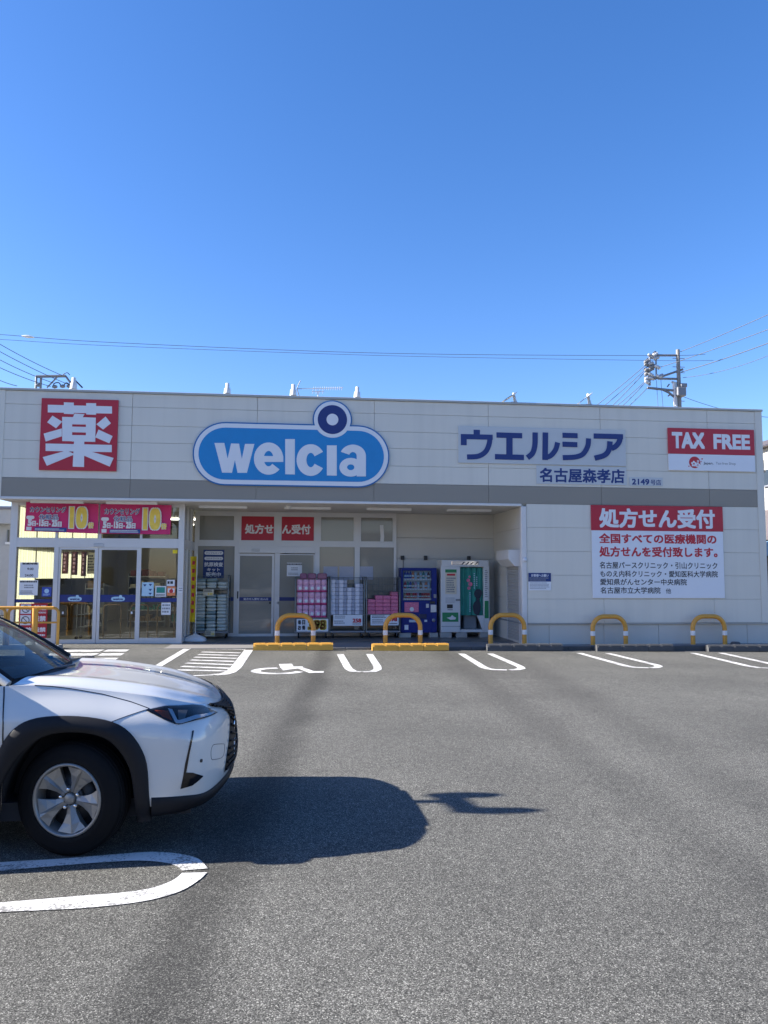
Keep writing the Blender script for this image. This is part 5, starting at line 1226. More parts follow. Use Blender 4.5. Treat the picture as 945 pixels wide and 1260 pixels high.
def SP(u, v):                       # a point on the left (y>0) half of the body side
    u = min(max(u, 0), NU); v = min(max(v, 0), NV)
    i = min(int(u), NU-1); j = min(int(v), NV-1)
    wu, wv = _w(u-i), _w(v-j)
    p = np.einsum('a,b,abc->c', wu, wv, EXT[i:i+4, j:j+4])
    # pressed creases: the bumper corner edge and the shoulder line
    k = .020*max(0, 1-abs(u-12.18)/.9)*sm(1.2, 1.7, v)*(1-sm(2.6, 3.1, v))
    s_ = .014*max(0, 1-abs(v-3.05-.10*max(0, u-8))/.55)*sm(3.2, 4.2, u)*(1-sm(8.6, 10.4, u))
    return p + np.array([k*.55, k*.83+s_, 0])
def SN(u, v, e=0.02):
    a = SP(u+e, v)-SP(u-e, v); b = SP(u, v+e)-SP(u, v-e); n = np.cross(b, a); n /= np.linalg.norm(n)+1e-9
    if n[1] < 0 and u < 12: n = -n
    if n[0] < 0 and u >= 12: n = -n
    return n
_us = np.linspace(3, 13, 400); _vs = np.linspace(0, 4, 100)
_SG = np.array([[SP(u, v) for v in _vs] for u in _us])
def side_y(x, z):
    d = (_SG[..., 0]-x)**2+(_SG[..., 2]-z)**2; k = np.unravel_index(np.argsort(d, axis=None)[:6], d.shape)
    w = 1/(d[k]+1e-6); return float((_SG[k][:, 1]*w).sum()/w.sum())
ARCH_IN = [(-.385,.19),(-.375,.30),(-.335,.46),(-.24,.62),(-.09,.735),(.11,.748),(.28,.69),(.395,.53),(.43,.33),(.445,.19)]
ARCH_OUT = [(-.47,.19),(-.455,.32),(-.40,.55),(-.30,.755),(-.15,.84),(.14,.835),(.36,.765),(.485,.59),(.515,.36),(.525,.19)]
def inside(p, poly):
    x, y = p; c = False; n = len(poly)
    for i in range(n):
        (x1, y1), (x2, y2) = poly[i], poly[(i+1) % n]
        if (y1 > y) != (y2 > y) and x < (x2-x1)*(y-y1)/(y2-y1)+x1: c = not c
    return c
def hood_edge(t): return SP(HU0+(NU-HU0)*t, 4)
HU0 = 8.28
HC = crs([(-.20, 0, 1.022), (.15, 0, 1.005), (.42, 0, .965), (.64, 0, .915), (.80, 0, .86), (.895, 0, .79)], 20)
def hood_pt(t, s):                  # s: 0 at the edge, 1 at the centre line
    b = hood_edge(t); c = HC[min(int(t*(len(HC)-1)+1e-6), len(HC)-1)]
    k = t*(len(HC)-1); i = min(int(k), len(HC)-2); c = HC[i]+(HC[i+1]-HC[i])*(k-i)
    p = b*(1-s)+c*s; w = 1-t**3
    p[2] += w*(0.016*sm(0.02, .24, s)*(1-sm(.30, 1.0, s)*.55) + .010*max(0, 1-abs(s-.30)/.16))
    return p
def build_car(label, loc, rz, paint='car_white', steer=-0.28, full=True):
    t = thing('parked_car', loc, label, 'car', None, rz); t.scale = (CARS,)*3
    mid = lambda cx, sgn: [(cx+sgn*(a[0]+b[0])/2, (a[1]+b[1])/2) for a, b in zip(ARCH_IN, ARCH_OUT)]
    cut = [mid(0, 1), mid(-2.64, -1)]
    us = np.linspace(0, NU, 211)
    def shell(v0, v1, nv, off=0.0):
        m_ = MB(); vs = np.linspace(v0, v1, nv)
        for sgn in (1, -1):
            rows = []
            for u in us:
                r = []
                for v in vs:
                    p = SP(u, v)
                    if off: p = p+SN(u, v)*off
                    r.append((p[0], p[1]*sgn, p[2]))
                rows.append(r)
            n = len(vs); base = len(m_.v); m_.v += [tuple(p) for r in rows for p in r]
            for i in range(len(rows)-1):
                for k in range(n-1):
                    c = (np.array(rows[i][k])+rows[i+1][k+1])/2
                    if any(inside((c[0], c[2]), q) for q in cut): continue
                    m_.f.append((base+i*n+k, base+i*n+k+1, base+(i+1)*n+k+1, base+(i+1)*n+k)); m_.smooth.append(True)
        return m_
    body = shell(0.82, 4, 40).build('body', paint, t, local=True)
    shell(0.0, 0.80, 10, -0.012).build('lower_cladding', 'car_black', t, local=True)
    # hood
    m_ = MB()
    for sgn in (1, -1):
        m_.grid([[(lambda p: (p[0], p[1]*sgn, p[2]))(hood_pt(tt, s)) for s in np.linspace(0, 1, 30)] for tt in np.linspace(0, 1, 50)])
    m_.build('hood', paint, t, local=True)
    m_ = MB()
    for sgn in (1, -1): m_.tube([(lambda p: (p[0], p[1]*sgn, p[2]))(SP(u, np.interp(u, (8.7, 9.3, 9.93, 10.5, 10.95), (4, 3.95, 3.88, 3.72, 3.53)))) for u in np.linspace(8.7, 10.95, 40)], .0032, 6)
    m_.build('panel_gap', 'car_gloss_black', t, local=True)
    m_ = MB()
    for sgn in (1, -1):
        m_.tube([(lambda p: (p[0], p[1]*sgn, p[2]))(SP(8.31-.10*max(0, v-3), v)) for v in np.linspace(.85, 3.98, 24)], .0045, 6)
        m_.tube([(lambda p: (p[0], p[1]*sgn, p[2]))(SP(10.20+.76*(v-3.03)/.5, v)) for v in np.linspace(3.03, 3.53, 12)], .0025, 6)
    m_.build('panel_gap', 'car_gloss_black', t, local=True)
    # wheel arch cladding and liners
    for sgn in (1, -1):
        for cx, fl in ((0, 1), (-2.64, -1)):
            A = crs(ARCH_IN, 5); B = crs(ARCH_OUT, 5); rows = []
            for a, b in zip(A, B):
                r = []
                for k, o in ((0, -.05), (0, .012), (.06, .022), (.5, .020), (.94, .016), (1, .004), (1, -.03)):
                    x = cx+fl*(a[0]+(b[0]-a[0])*k); z = a[1]+(b[1]-a[1])*k; r.append((x, (side_y(x if cx == 0 else fl*(a[0]+(b[0]-a[0])*k), z)+o)*sgn, z))
                rows.append(r)
            m_ = MB(); m_.grid(rows); m_.build('arch_cladding', 'car_black', t, local=True)
            m_ = MB(); m_.grid([[(cx+fl*a[0]*1.0, y*sgn, a[1]) for y in (.88, .70, .52)] for a in A]); m_.add([(cx+fl*a[0], .52*sgn, a[1]) for a in A], [tuple(range(len(A)))]); m_.build('arch_liner', 'interior', t, local=True)
    m_ = MB(); m_.box(-3.3, .75, -.74, .74, .19, .30); m_.build('underbody', 'interior', t, local=True)
    # glasshouse
    def ws(s, k):                   # s across -1..1, k bottom..top
        y0 = .775*s; b = np.array([-.375+.165*(1-abs(s)**2.2), y0, 1.032+.012*(1-s*s)])
        c = np.array([-1.10+.13*(1-abs(s)**2.4), .60*s, 1.432+.052*(1-abs(s)**2.5)])
        p = b*(1-k)+c*k; p[2] += .03*sin(pi*k); p[0] += .0; return p
    m_ = MB(); m_.grid([[ws(s, k) for s in np.linspace(-.94, .94, 25)] for k in np.linspace(.02, .96, 14)]); m_.build('windscreen', 'car_glass', t, local=True)
    m_ = MB()
    for sgn in (1, -1): m_.tube([ws(sgn*1.0, k)+np.array([0, .0, 0]) for k in np.linspace(-.02, 1, 12)], .026, 10)
    m_.build('pillar', paint, t, local=True)
    m_ = MB()
    for sgn in (1, -1): m_.tube([ws(sgn*.955, k)+np.array([.004, 0, .004]) for k in np.linspace(0, 1, 12)], .024, 8)
    m_.build('pillar_trim', 'car_black', t, local=True)
    m_ = MB()
    for sgn in (1, -1): m_.grid([[ws(sgn*s, k)-np.array([.006, 0, .008]) for s in (.89, .97)] for k in np.linspace(0, 1, 10)])
    m_.grid([[ws(s, k)+np.array([-.004, 0, -.006]) for s in np.linspace(-.97, .97, 20)] for k in (-.06, .05)])
    m_.build('cowl_trim', 'car_black', t, local=True)
    def rf(x, s):
        q = (x+1.0)/-1.95; z = 1.484+.05*sin(pi*min(1, q*1.05+.08))-.055*q*q; w = .60+.015*sin(pi*q)
        return np.array([x, w*s, z-.052*abs(s)**2.5])
    m_ = MB(); m_.grid([[rf(-.97-.13*abs(s)**2.4*(1-j/24)-(1.95)*j/24, s) for s in np.linspace(-1, 1, 21)] for j in range(25)]); m_.build('roof', paint, t, local=True)
    rail_end = rf(-2.92, 1)
    m_ = MB()
    for sgn in (1, -1): m_.tube([rf(x, sgn) for x in np.linspace(-1.08, -2.92, 14)]+[np.array([-3.10, .66*sgn, 1.28]), np.array([-3.22, .70*sgn, 1.06])], .036, 8)
    m_.build('roof_rail', paint, t, local=True)
    bl = lambda x: np.array([x, 0, 0])
    for sgn in (1, -1):
        rows = []
        for x in np.linspace(-.62, -3.05, 22):
            lo = np.array([x, (.83 if x > -2.2 else .83-.05*(-2.2-x))*sgn, 1.028+.01*(-x-.6)/2.4])
            xx = min(-1.08, max(-2.92, x-.0)) if x < -1.08 else x
            if x >= -1.08: k = (-.375-x)/(.725); hi = ws(sgn, k)
            else: hi = rf(max(x, -2.92), sgn)
            if x < -2.75: hi = hi+(lo-hi)*(-2.75-x)/.36
            rows.append([lo+(hi-lo)*k for k in np.linspace(0, .97, 5)])
        MB().grid(rows[:9]).build('side_window', 'car_glass', t, local=True); MB().grid(rows[8:]).build('side_window', 'privacy_glass', t, local=True)
        m_ = MB()
        for x in (-1.52, -2.36):
            lo = np.array([x, .835*sgn, 1.01]); hi = rf(x-.08, sgn); m_.tube([lo, (lo+hi)/2+np.array([0, .015*sgn, 0]), hi], .035, 8)
        m_.tube([np.array([x, (.835 if x > -2.2 else .835-.05*(-2.2-x))*sgn, 1.026+.01*(-x-.6)/2.4]) for x in np.linspace(-.50, -3.1, 16)], .012, 6)
        m_.build('window_trim', 'car_gloss_black', t, local=True)
        # mirror
        m_ = MB(); m_.tube([(-.60, .83*sgn, 1.03), (-.63, .88*sgn, 1.06)], .022, 8); rows = []
        for x, r in ((-.52, .02), (-.55, .07), (-.62, .10), (-.70, .095)): rows.append([(x, (.85+.95*r*math.copysign(abs(cos(q))**.6, cos(q)))*sgn, 1.085+.75*r*math.copysign(abs(sin(q))**.6, sin(q))) for q in np.linspace(0, 2*pi, 16, endpoint=False)])
        m_.grid(rows, True, True); m_.add(rows[-1], [tuple(range(16))]); m_.build('door_mirror', paint, t, local=True)
    m_ = MB(); m_.grid([[np.array([-2.96-.44*k-.05*(1-s*s)*k, (.56+.06*k)*s, 1.42-.40*k-.03*abs(s)**3]) for s in np.linspace(-1, 1, 13)] for k in np.linspace(0, 1, 6)]); m_.build('rear_window', 'privacy_glass', t, local=True)
    # wipers, dashboard, steering wheel, seats
    m_ = MB(); m_.tube([(-.20, .66, 1.03), (-.30, .20, 1.06), (-.32, -.15, 1.065)], .010, 6); m_.tube([(-.17, .10, 1.04), (-.28, -.30, 1.055), (-.36, -.62, 1.05)], .010, 6)
    m_.box(-.245, -.15, .62, .72, 1.005, 1.045, .01); m_.build('wiper', 'car_gloss_black', t, local=True)
    m_ = MB(); m_.grid([[np.array([-.35-.42*k-.1*(1-s*s)*0, .72*s, 1.0-.02*k+.025*cos(s*2)]) for s in np.linspace(-1, 1, 13)] for k in np.linspace(0, 1, 4)]); m_.box(-.80, -.76, -.72, .72, .55, .96); m_.build('dashboard', 'interior', t, local=True)
    m_ = MB(); c = np.array([-.92, -.36, .90]); ax = np.array([cos(.45), 0, sin(.45)]); e1 = np.array([0, 1, 0]); e2 = np.cross(ax, e1)
    m_.tube([c+.185*(e1*cos(q)+e2*sin(q)) for q in np.linspace(0, 2*pi, 28, endpoint=False)], .017, 8, True)
    for q in (0, pi, -pi/2): m_.tube([c, c+.175*(e1*cos(q)+e2*sin(q))], .018, 6)
    m_.build('steering_wheel', 'interior', t, local=True)
    for y in (-.36, .36):
        m_ = MB(); m_.box(-1.75, -1.25, y-.25, y+.25, .45, .62, .05); m_.prism([(-1.75, .55), (-1.60, .55), (-1.82, 1.18), (-1.92, 1.18)], 'y', y-.24, y+.24); m_.box(-1.93, -1.83, y-.13, y+.13, 1.19, 1.36, .04)
        # prism along y takes (x, z)
        m_.build('seat', 'interior', t, local=True)
    m_ = MB(); m_.box(-2.9, -2.5, -.6, .6, .45, .62, .05); m_.box(-2.95, -2.8, -.62, .62, .6, 1.1, .05); m_.build('rear_seat', 'interior', t, local=True)
    # front end details in body-side coordinates
    def patch(name, top_, bot_, off, m, sgns=(1, -1), parent=t, n=24, k=6, smo=0):
        out = []
        for sgn in sgns:
            def rs_(L):
                L = np.array(L, float); d = np.r_[0, np.cumsum(np.linalg.norm(np.diff(L, axis=0), axis=1))]; q = np.linspace(0, d[-1], n); return np.c_[np.interp(q, d, L[:, 0]), np.interp(q, d, L[:, 1])]
            T, B_ = rs_(top_), rs_(bot_); rows = []
            for a, b in zip(T, B_):
                r = []
                for j in range(k):
                    uv = a+(b-a)*j/(k-1); p = SP(*uv)+SN(*uv)*off; r.append((p[0], p[1]*sgn, p[2]))
                rows.append(r)
            out.append(MB().grid(rows).build(name, m, parent, local=True))
        return out
    for sgn in (1, -1):
        h = patch('headlight', HL_T, HL_B, .0035, 'car_gloss_black', (sgn,))[0]
        for nm, T, B_, o, mm in HL_PARTS: patch(nm, T, B_, o, mm, (sgn,), h, 12, 3)
        patch('lens', HL_T, HL_B, .0105, 'lamp_lens', (sgn,), h)
        s_ = patch('bumper_slit', SL_T, SL_B, .003, 'car_gloss_black', (sgn,))
        patch('fog_recess', FG_T, FG_B, .003, 'car_gloss_black', (sgn,))
    for sgn in (1, -1):
        L = crs([(13.2, 2.33), (13.35, 2.36), (13.8, 2.28), (13.9, 2.22), (13.85, 2.0), (13.7, 1.9), (13.3, 1.95), (13.15, 2.0), (13.13, 2.2)], 5, True)
        MB().tube([(lambda p: (p[0], p[1]*sgn, p[2]))(SP(u, v)) for u, v in L], .0018, 5, True).build('tow_cover', 'rim_dark', t, local=True)
        p = SP(12.65, 2.02)+SN(12.65, 2.02)*.001; MB().tube([(p[0]-.004, p[1]*sgn, p[2]), (p[0]+.004, p[1]*sgn+.003*sgn, p[2])], .011, 12).build('parking_sensor', 'rim_dark', t, local=True)
    gr = patch('grille', GR_T, GR_B, .004, 'grille_black', n=30, k=14)
    m_ = MB()
    for sgn in (1, -1):
        T = np.array(GR_T, float); B_ = np.array(GR_B, float)
        def at(L0, w):
            d = np.r_[0, np.cumsum(np.linalg.norm(np.diff(L0, axis=0), axis=1))]; x = w*d[-1]; return np.array([np.interp(x, d, L0[:, 0]), np.interp(x, d, L0[:, 1])])
        for w in np.linspace(.03, .97, 15):
            L = []
            for q in np.linspace(0.04, 1, 14):
                uv = at(T, w)*(1-q)+at(B_, w)*q; p = SP(*uv)+SN(*uv)*.012; L.append((p[0], p[1]*sgn, p[2]))
            m_.tube(L, .008, 6)
    m_.build('grille_bar', 'grille_black', t, local=True)
    m_ = MB()
    nn = [(1.0, 0)]
    em = MB(); em.lathe([(.055, .988), (.07, .994), (.055, 1.0)], (0, 0, .60), 'x', 24); em.build('emblem', 'chrome', t, local=True)
    pl = MB().box(.99, 1.005, -.165, .165, .36, .525, .006).build('number_plate', 'plastic_white', t, local=True)
    # front lip
    m_ = MB()
    for sgn in (1, -1):
        m_.grid([[(lambda p: (p[0], p[1]*sgn, p[2]))(SP(u, v)+SN(u, v)*o) for v, o in ((0.0, -.01), (0.05, .022), (.6, .026), (1.08*np.interp(u, (11, 13.4, 15), (1, .96, .84)), .016), (1.18*np.interp(u, (11, 13.4, 15), (1, .96, .84)), .002))] for u in np.linspace(11.12, NU, 30)])
    m_.build('front_lip', 'car_black', t, local=True)
    # wheels
    def wheel(cx, side, st):
        tp = [(.198, -.085), (.2165, -.098), (.223, -.106), (.250, -.110), (.254, -.107), (.290, -.106), (.294, -.103), (.320, -.092), (.333, -.060), (.335, 0), (.333, .06), (.320, .092), (.290, .106), (.250, .110), (.2165, .098), (.198, .085)]
        w = MB().lathe(tp, (0, 0, 0), 'y', 56).build('wheel', 'rubber', t, local=True)
        gm = MB()
        for q in (-.055, -.02, .02, .055): gm.lathe([(.3325, q-.005), (.3375, q-.003), (.3375, q-.016), (.3325, q-.018)], (0, 0, 0), 'y', 56)
        gm.build('tread', 'rubber', w, local=True)
        w.location = (cx, side*.785, .341); w.rotation_euler = (0, 0, st+(0 if side < 0 else pi))
        # outer face looks along -y in wheel space
        MB().lathe([(.2207, -.095), (.2193, -.108), (.2113, -.1135), (.2024, -.110), (.1973, -.09), (.1926, -.06), (.1907, .09)], (0, 0, 0), 'y', 56).build('rim', 'rim', w, local=True)
        MB().lathe([(.001, -.005), (.192, -.004), (.192, .0)], (0, 0, 0), 'y', 40).build('rim_back', 'interior', w, local=True)
        MB().lathe([(.06, -.035), (.145, -.035), (.145, -.02)], (0, 0, 0), 'y', 40).build('brake_disc', 'rim_dark', w, local=True)
        m_ = MB()
        for k in range(5):
            a0 = 1.10+2*pi*k/5
            def R(r, a, y): r *= .935; return (r*cos(a0+a), y, r*sin(a0+a))
            # petal-shaped spoke with a folded face and a thin bright blade beside it
            L = [R(.045, .60, -.058), R(.10, .36, -.070), R(.16, .40, -.084), R(.212, .49, -.094)]
            C_ = [R(.045, 0.0, -.070), R(.10, .05, -.088), R(.16, .08, -.100), R(.213, .10, -.106)]
            C2 = [R(.045, -.08, -.068), R(.10, -.03, -.074), R(.16, -.01, -.084), R(.213, .00, -.098)]
            D_ = [R(.045, -.60, -.058), R(.10, -.36, -.062), R(.16, -.40, -.070), R(.212, -.46, -.088)]
            B2 = [R(.045, -.5, -.03), R(.10, -.33, -.03), R(.16, -.37, -.035), R(.215, -.43, -.05)]
            B1 = [R(.045, .5, -.03), R(.10, .33, -.03), R(.16, .37, -.035), R(.215, .46, -.05)]
            m_.grid([[b1, l, c, c2, d, b2] for b1, l, c, c2, d, b2 in zip(B1, L, C_, C2, D_, B2)], False)
        m_.build('spoke', 'rim', w, local=True)
        MB().lathe([(.001, -.083), (.028, -.082), (.032, -.078), (.036, -.06)], (0, 0, 0), 'y', 24).build('hub_cap', 'rim', w, local=True)
        m_ = MB(); m_.lathe([(.036, -.058), (.075, -.062), (.08, -.04)], (0, 0, 0), 'y', 30); m_.build('hub', 'rim_dark', w, local=True)
        m_ = MB()
        for k in range(5):
            a = 1.10+pi/5+2*pi*k/5; c = (.057*cos(a), 0, .057*sin(a)); m_.lathe([(.011, -.06), (.011, -.078), (.008, -.081), (.001, -.081)], c, 'y', 8)
        m_.build('wheel_nut', 'chrome', w, local=True)
    for side in (-1, 1): wheel(0.06, side, steer); wheel(-2.64, side, 0.0)
    return t
HL_T = [(10.88, 3.46), (11.38, 3.70), (12.5, 3.92), (13.1, 3.92), (13.82, 3.38)]
HL_B = [(10.88, 3.44), (11.32, 3.2), (11.8, 3.03), (12.55, 3.2), (13.8, 3.35)]
HL_PARTS = [('turn_signal', [(11.08, 3.47), (11.47, 3.50)], [(11.33, 3.26), (11.64, 3.15)], .0055, 'amber'),
            ('projector', [(11.82, 3.58), (12.2, 3.62)], [(11.84, 3.2), (12.05, 3.2)], .0055, 'rim'),
            ('light_bar', [(11.70, 3.19), (11.85, 3.17), (12.5, 3.39), (13.55, 3.46)], [(11.76, 3.06), (11.88, 3.05), (12.55, 3.24), (13.6, 3.37)], .008, 'reflect_white'),
            ('light_bar', [(11.46, 3.58), (11.61, 3.57)], [(11.72, 3.10), (11.85, 3.08)], .0085, 'reflect_white'),
            ('reflector', [(12.45, 3.66), (13.1, 3.70)], [(12.4, 3.36), (13.1, 3.48)], .0055, 'rim_dark'),
            ('upper_trim', [(11.45, 3.69), (12.5, 3.89), (13.1, 3.89), (13.5, 3.66)], [(11.5, 3.62), (12.5, 3.78), (13.1, 3.79), (13.4, 3.64)], .006, 'rim_dark')]
SL_T = [(12.3, 2.85), (12.18, 2.55), (12.1, 2.28), (12.02, 1.98), (11.98, 1.70), (11.95, 1.42)]
SL_B = [(12.38, 2.86), (12.26, 2.57), (12.17, 2.29), (12.11, 2.0), (12.06, 1.72), (12.05, 1.45)]
FG_T = [(12.02, 1.76), (12.3, 1.74), (12.75, 1.63)]; FG_B = [(11.94, 1.36), (12.35, 1.43), (12.75, 1.61)]
GR_T = [(13.35, 3.98), (14.25, 3.6), (14.58, 2.9), (14.35, 2.48), (14.05, 1.95), (13.85, 1.30)]; GR_B = [(15, 3.98), (15, 3.6), (15, 2.9), (15, 2.48), (15, 1.95), (15, 1.30)]
CAR_LOC, CAR_RZ = (-1.44, 5.75, 0.0), radians(3.0)
car = build_car('white crossover car with black wheel arches parked at lower left', CAR_LOC, CAR_RZ)
# ================================================================== roof fittings
def spot(p, py0, py1, label, arm=0):
    Y = FAC+.18; x, zt = F(p, py0, Y); zb = 6.10
    t = thing('roof_floodlight', (x, Y, zb), label, 'floodlight', 'white floodlights along the roof edge'); h = zt-zb
    MB().box(x-.09, x+.09, Y-.06, Y+.08, zb, zb+.05, .01).build('base', 'steel_light', t)
    if arm:
        MB().tube([(x+.05, Y, zb+.03), (x+.02, Y, zb+h*.5), (x, Y, zt)], [.05, .04, .035], 10).build('bracket', 'porcelain', t)
        MB().prism([(x-.03, zt-.10), (x+.03, zt-.02), (x-.30, zb+.03), (x-.34, zb+.03)], 'y', Y-.28, Y+.02).build('lamp_head', 'porcelain', t)
    else: 
        MB().lathe([(.085, .05), (.075, h*.55), (.05, h*.6), (.048, h*.95), (.001, h)], (x, Y, zb), n=14).build('lamp_head', 'porcelain', t)
for p, a, b, lab, arm in ((280, 471, 483, 'short white floodlight on the roof left of the logo sign ring', 0), (361, 472.5, 486, 'short white floodlight on the roof beside the aerial', 0), (439.6, 475.5, 489, 'short white floodlight on the roof right of the logo sign ring', 0), (632, 483.5, 496, 'angled white floodlight on the roof above the katakana board', 1), (723.5, 484.5, 498, 'angled white floodlight on the roof nearest the utility pole', 1), (91, 464, 477, 'white floodlight on the roof above the red square sign', 0)): spot(p, a, b, lab, arm)
def aerial():
    Y = 24.0; t = thing('tv_aerial', (FX(392, Y, 480), Y, 5.65), 'thin television aerial on the roof behind the logo sign', 'aerial')
    def q(x, y): X, Z = F(220+x/3.375, 460+y/3.375, Y); return np.array([X, Y, Z])
    MB().tube([np.array([q(578, 80)[0], Y, 5.65]), q(578, 72)], .018, 6).build('mast', 'steel_light', t)
    MB().tube([q(508, 62), q(682, 58)], .012, 6).build('boom', 'steel_light', t)
    m_ = MB()
    for k in range(14):
        p = q(560+k*9, 60.5); m_.tube([p+np.array([0, -.22, .0]), p+np.array([0, .22, 0])], .006, 5); m_.tube([p+np.array([0, 0, -.05]), p+np.array([0, 0, .05])], .006, 5)
    m_.build('element', 'steel_light', t)
    m_ = MB(); m_.tube([q(490, 62), q(505, 28)], .014, 6); m_.tube([q(490, 62), q(500, 92)], .014, 6); m_.tube([q(490, 62), q(512, 62)], .012, 6); m_.build('reflector', 'steel', t)
    m_ = MB(); m_.tube([q(552, 74), q(605, 74)], .010, 5)
    for k in range(4): p = q(556+k*14, 74); m_.tube([p+np.array([0, -.3, 0]), p+np.array([0, .3, 0])], .006, 5)
    m_.build('lower_boom', 'steel_light', t)
aerial()
# ================================================================== utility pole, wires
PY = 30.5
def pp_(x, y): X, Z = F(780+x/5.727, 380+y/5.727, PY); return np.array([X, PY, Z])
def utility_pole():
    top = pp_(309, 288); base = np.array([top[0]+.05, PY, gz(top[0], PY)])
    t = thing('utility_pole', tuple(base), 'concrete utility pole with steel arms and insulators behind the shop', 'utility pole')
    MB().tube([base, (base+top)/2, top], [.10, .09, .078], 16).build('pole', 'pole_concrete', t)
    m_ = MB(); m_.tube([pp_(160, 328), pp_(305, 328)], .05, 8); m_.tube([pp_(170, 492), pp_(312, 494)], .05, 8); m_.tube([pp_(160, 490), pp_(345, 426)], .045, 8); m_.tube([pp_(155, 330), pp_(158, 492)], .035, 8)
    m_.tube([pp_(95, 556), pp_(200, 568), pp_(330, 580)], .055, 8); m_.tube([pp_(195, 566), pp_(245, 590), pp_(300, 635)], .05, 8); m_.tube([pp_(110, 540), pp_(110, 350), pp_(150, 310)], .05, 8)
    m_.build('cross_arm', 'steel', t)
    r = random.Random(2)
    for (x, y) in ((150, 322), (120, 335), (92, 372), (158, 345), (165, 410), (95, 392), (118, 385), (98, 432), (122, 425), (130, 405), (95, 455), (120, 465), (95, 490), (125, 490), (190, 474), (160, 482), (98, 520), (175, 480)):
        c = pp_(x, y); a = r.uniform(-.6, .6); d = np.array([cos(a), .3, sin(a)])*.16
        m_ = MB(); P = [c-d, c-d*.6, c-d*.3, c, c+d*.3, c+d*.6, c+d]; m_.tube(P, [.03, .085, .05, .09, .05, .085, .03], 10); m_.build('insulator', r.choice(['porcelain', 'steel_light', 'pole_concrete']), t)
    m_ = MB()
    for (x0, y0, x1, y1, x2, y2) in ((120, 330, 150, 300, 168, 330), (85, 400, 75, 380, 110, 360), (85, 440, 70, 425, 100, 405), (90, 500, 75, 480, 95, 455), (85, 360, 78, 368, 100, 345)): m_.tube(crs([pp_(x0, y0), pp_(x1, y1), pp_(x2, y2)], 6), .022, 6)
    m_.build('jumper_wire', 'cable', t)
    m_ = MB(); m_.tube([pp_(285, 520), pp_(295, 686)], .085, 10); m_.tube([pp_(265, 515), pp_(300, 525)], .05, 8); m_.build('conduit', 'steel_light', t)
    m_ = MB(); c = pp_(345, 545); m_.box(c[0]-.18, c[0]+.10, PY-.2, PY+.1, c[2]-.08, c[2]+.08, .02); c = pp_(322, 585); m_.box(c[0]-.22, c[0]+.18, PY-.25, PY+.2, c[2]-.22, c[2]+.16, .03); m_.build('clamp', 'steel', t)
    m_ = MB()
    for (x0, y0, x1, y1) in ((250, 530, 235, 550), (265, 600, 240, 615)): m_.tube([pp_(x0, y0), pp_(x1, y1)], .03, 6)
    for y in (350, 410, 450, 610, 650): m_.tube([pp_(320, y)-np.array([.3, 0, 0]), pp_(320, y)+np.array([.24, 0, 0])], .014, 5)
    m_.build('step_bolt', 'steel', t)
utility_pole()
def wire(a, b, sag, r, label, group, n=14):
    a, b = np.array(a, float), np.array(b, float); P = [a+(b-a)*t-np.array([0, 0, 4*sag*t*(1-t)]) for t in np.linspace(0, 1, n)]
    tag(MB().tube(P, r, 6, caps=False).build('power_cable', 'cable'), label, 'cable', group)
def at(x, y, Y): X, Z = F(x, y, Y); return (X, Y, Z)
gR = 'cables running right from the utility pole'
wire(pp_(328, 302), at(985, 368.5, 24), .05, .015, 'uppermost cable running up to the right from the utility pole', gR)
wire(pp_(190, 410), at(985, 390, 24), .05, .015, 'second highest cable running right from the pole, starting at the insulators', gR)
wire(pp_(335, 445), at(985, 407, 24), .06, .019, 'thick lower cable running right from the middle of the pole', gR)
wire(pp_(345, 485), at(985, 419, 26), .25, .011, 'thin cable under the thick one, right of the pole', gR)
wire(pp_(345, 618), at(985, 514, 34), .30, .011, 'lowest cable dipping behind the right end of the roof', gR)
gL = 'cables falling left from the insulators behind the roof'
for k, (x0, y0, x1, y1, w) in enumerate(((75, 402, -330, 760, 'highest'), (75, 432, -250, 760, 'second highest'), (80, 442, -110, 720, 'third'), (85, 505, -160, 760, 'fourth'), (85, 515, -40, 720, 'fifth'), (92, 560, 5, 715, 'lowest'))):
    b = pp_(x1, y1) + np.array([0, 3, 0]); wire(pp_(x0, y0), b, .08, .015, f'{w} of the cables falling left from the utility pole insulators', gL)
for k, (x0, x1) in enumerate(((158, 172), (190, 207))): wire(pp_(x0, 500), pp_(x1, 720), 0, .010, ('thin hanging wire left of the pole, left of two', 'thin hanging wire left of the pole, right of two')[k], 'hanging wires by the pole')
def long_cable(pts, Y, r, label, lab2=None):
    P = crs([np.array(at(x, y, Y)) for x, y in pts], 12); tag(MB().tube(P, r, 6, caps=False).build('overhead_cable', 'cable'), label, 'cable', 'long cables crossing the sky')
long_cable([(-60, 409.5), (0, 411.6), (140, 421.5), (470, 434.5), (800, 437.5), (868, 435.8)], 27, .009, 'upper of two long cables crossing the sky above the whole roof')
long_cable([(-60, 415), (0, 417.6), (140, 425.6), (470, 437.5), (800, 443.5), (878, 443.4)], 27.5, .0075, 'lower of two long cables crossing the sky above the whole roof')
c = np.array(at(34.5, 414.2, 27)); m_ = MB(); m_.tube([c-np.array([.22, 0, -.02]), c-np.array([.1, 0, -.01]), c, c+np.array([.1, 0, -.01]), c+np.array([.22, 0, -.02])], [.015, .045, .055, .045, .015], 10); tag(m_.build('cable_joint', 'porcelain'), 'small pale round joint on the upper long cable at left', 'cable joint')
gl = 'cables slanting down at the upper left'
def zl(x, y): return (x/6.75, 400+y/6.75)
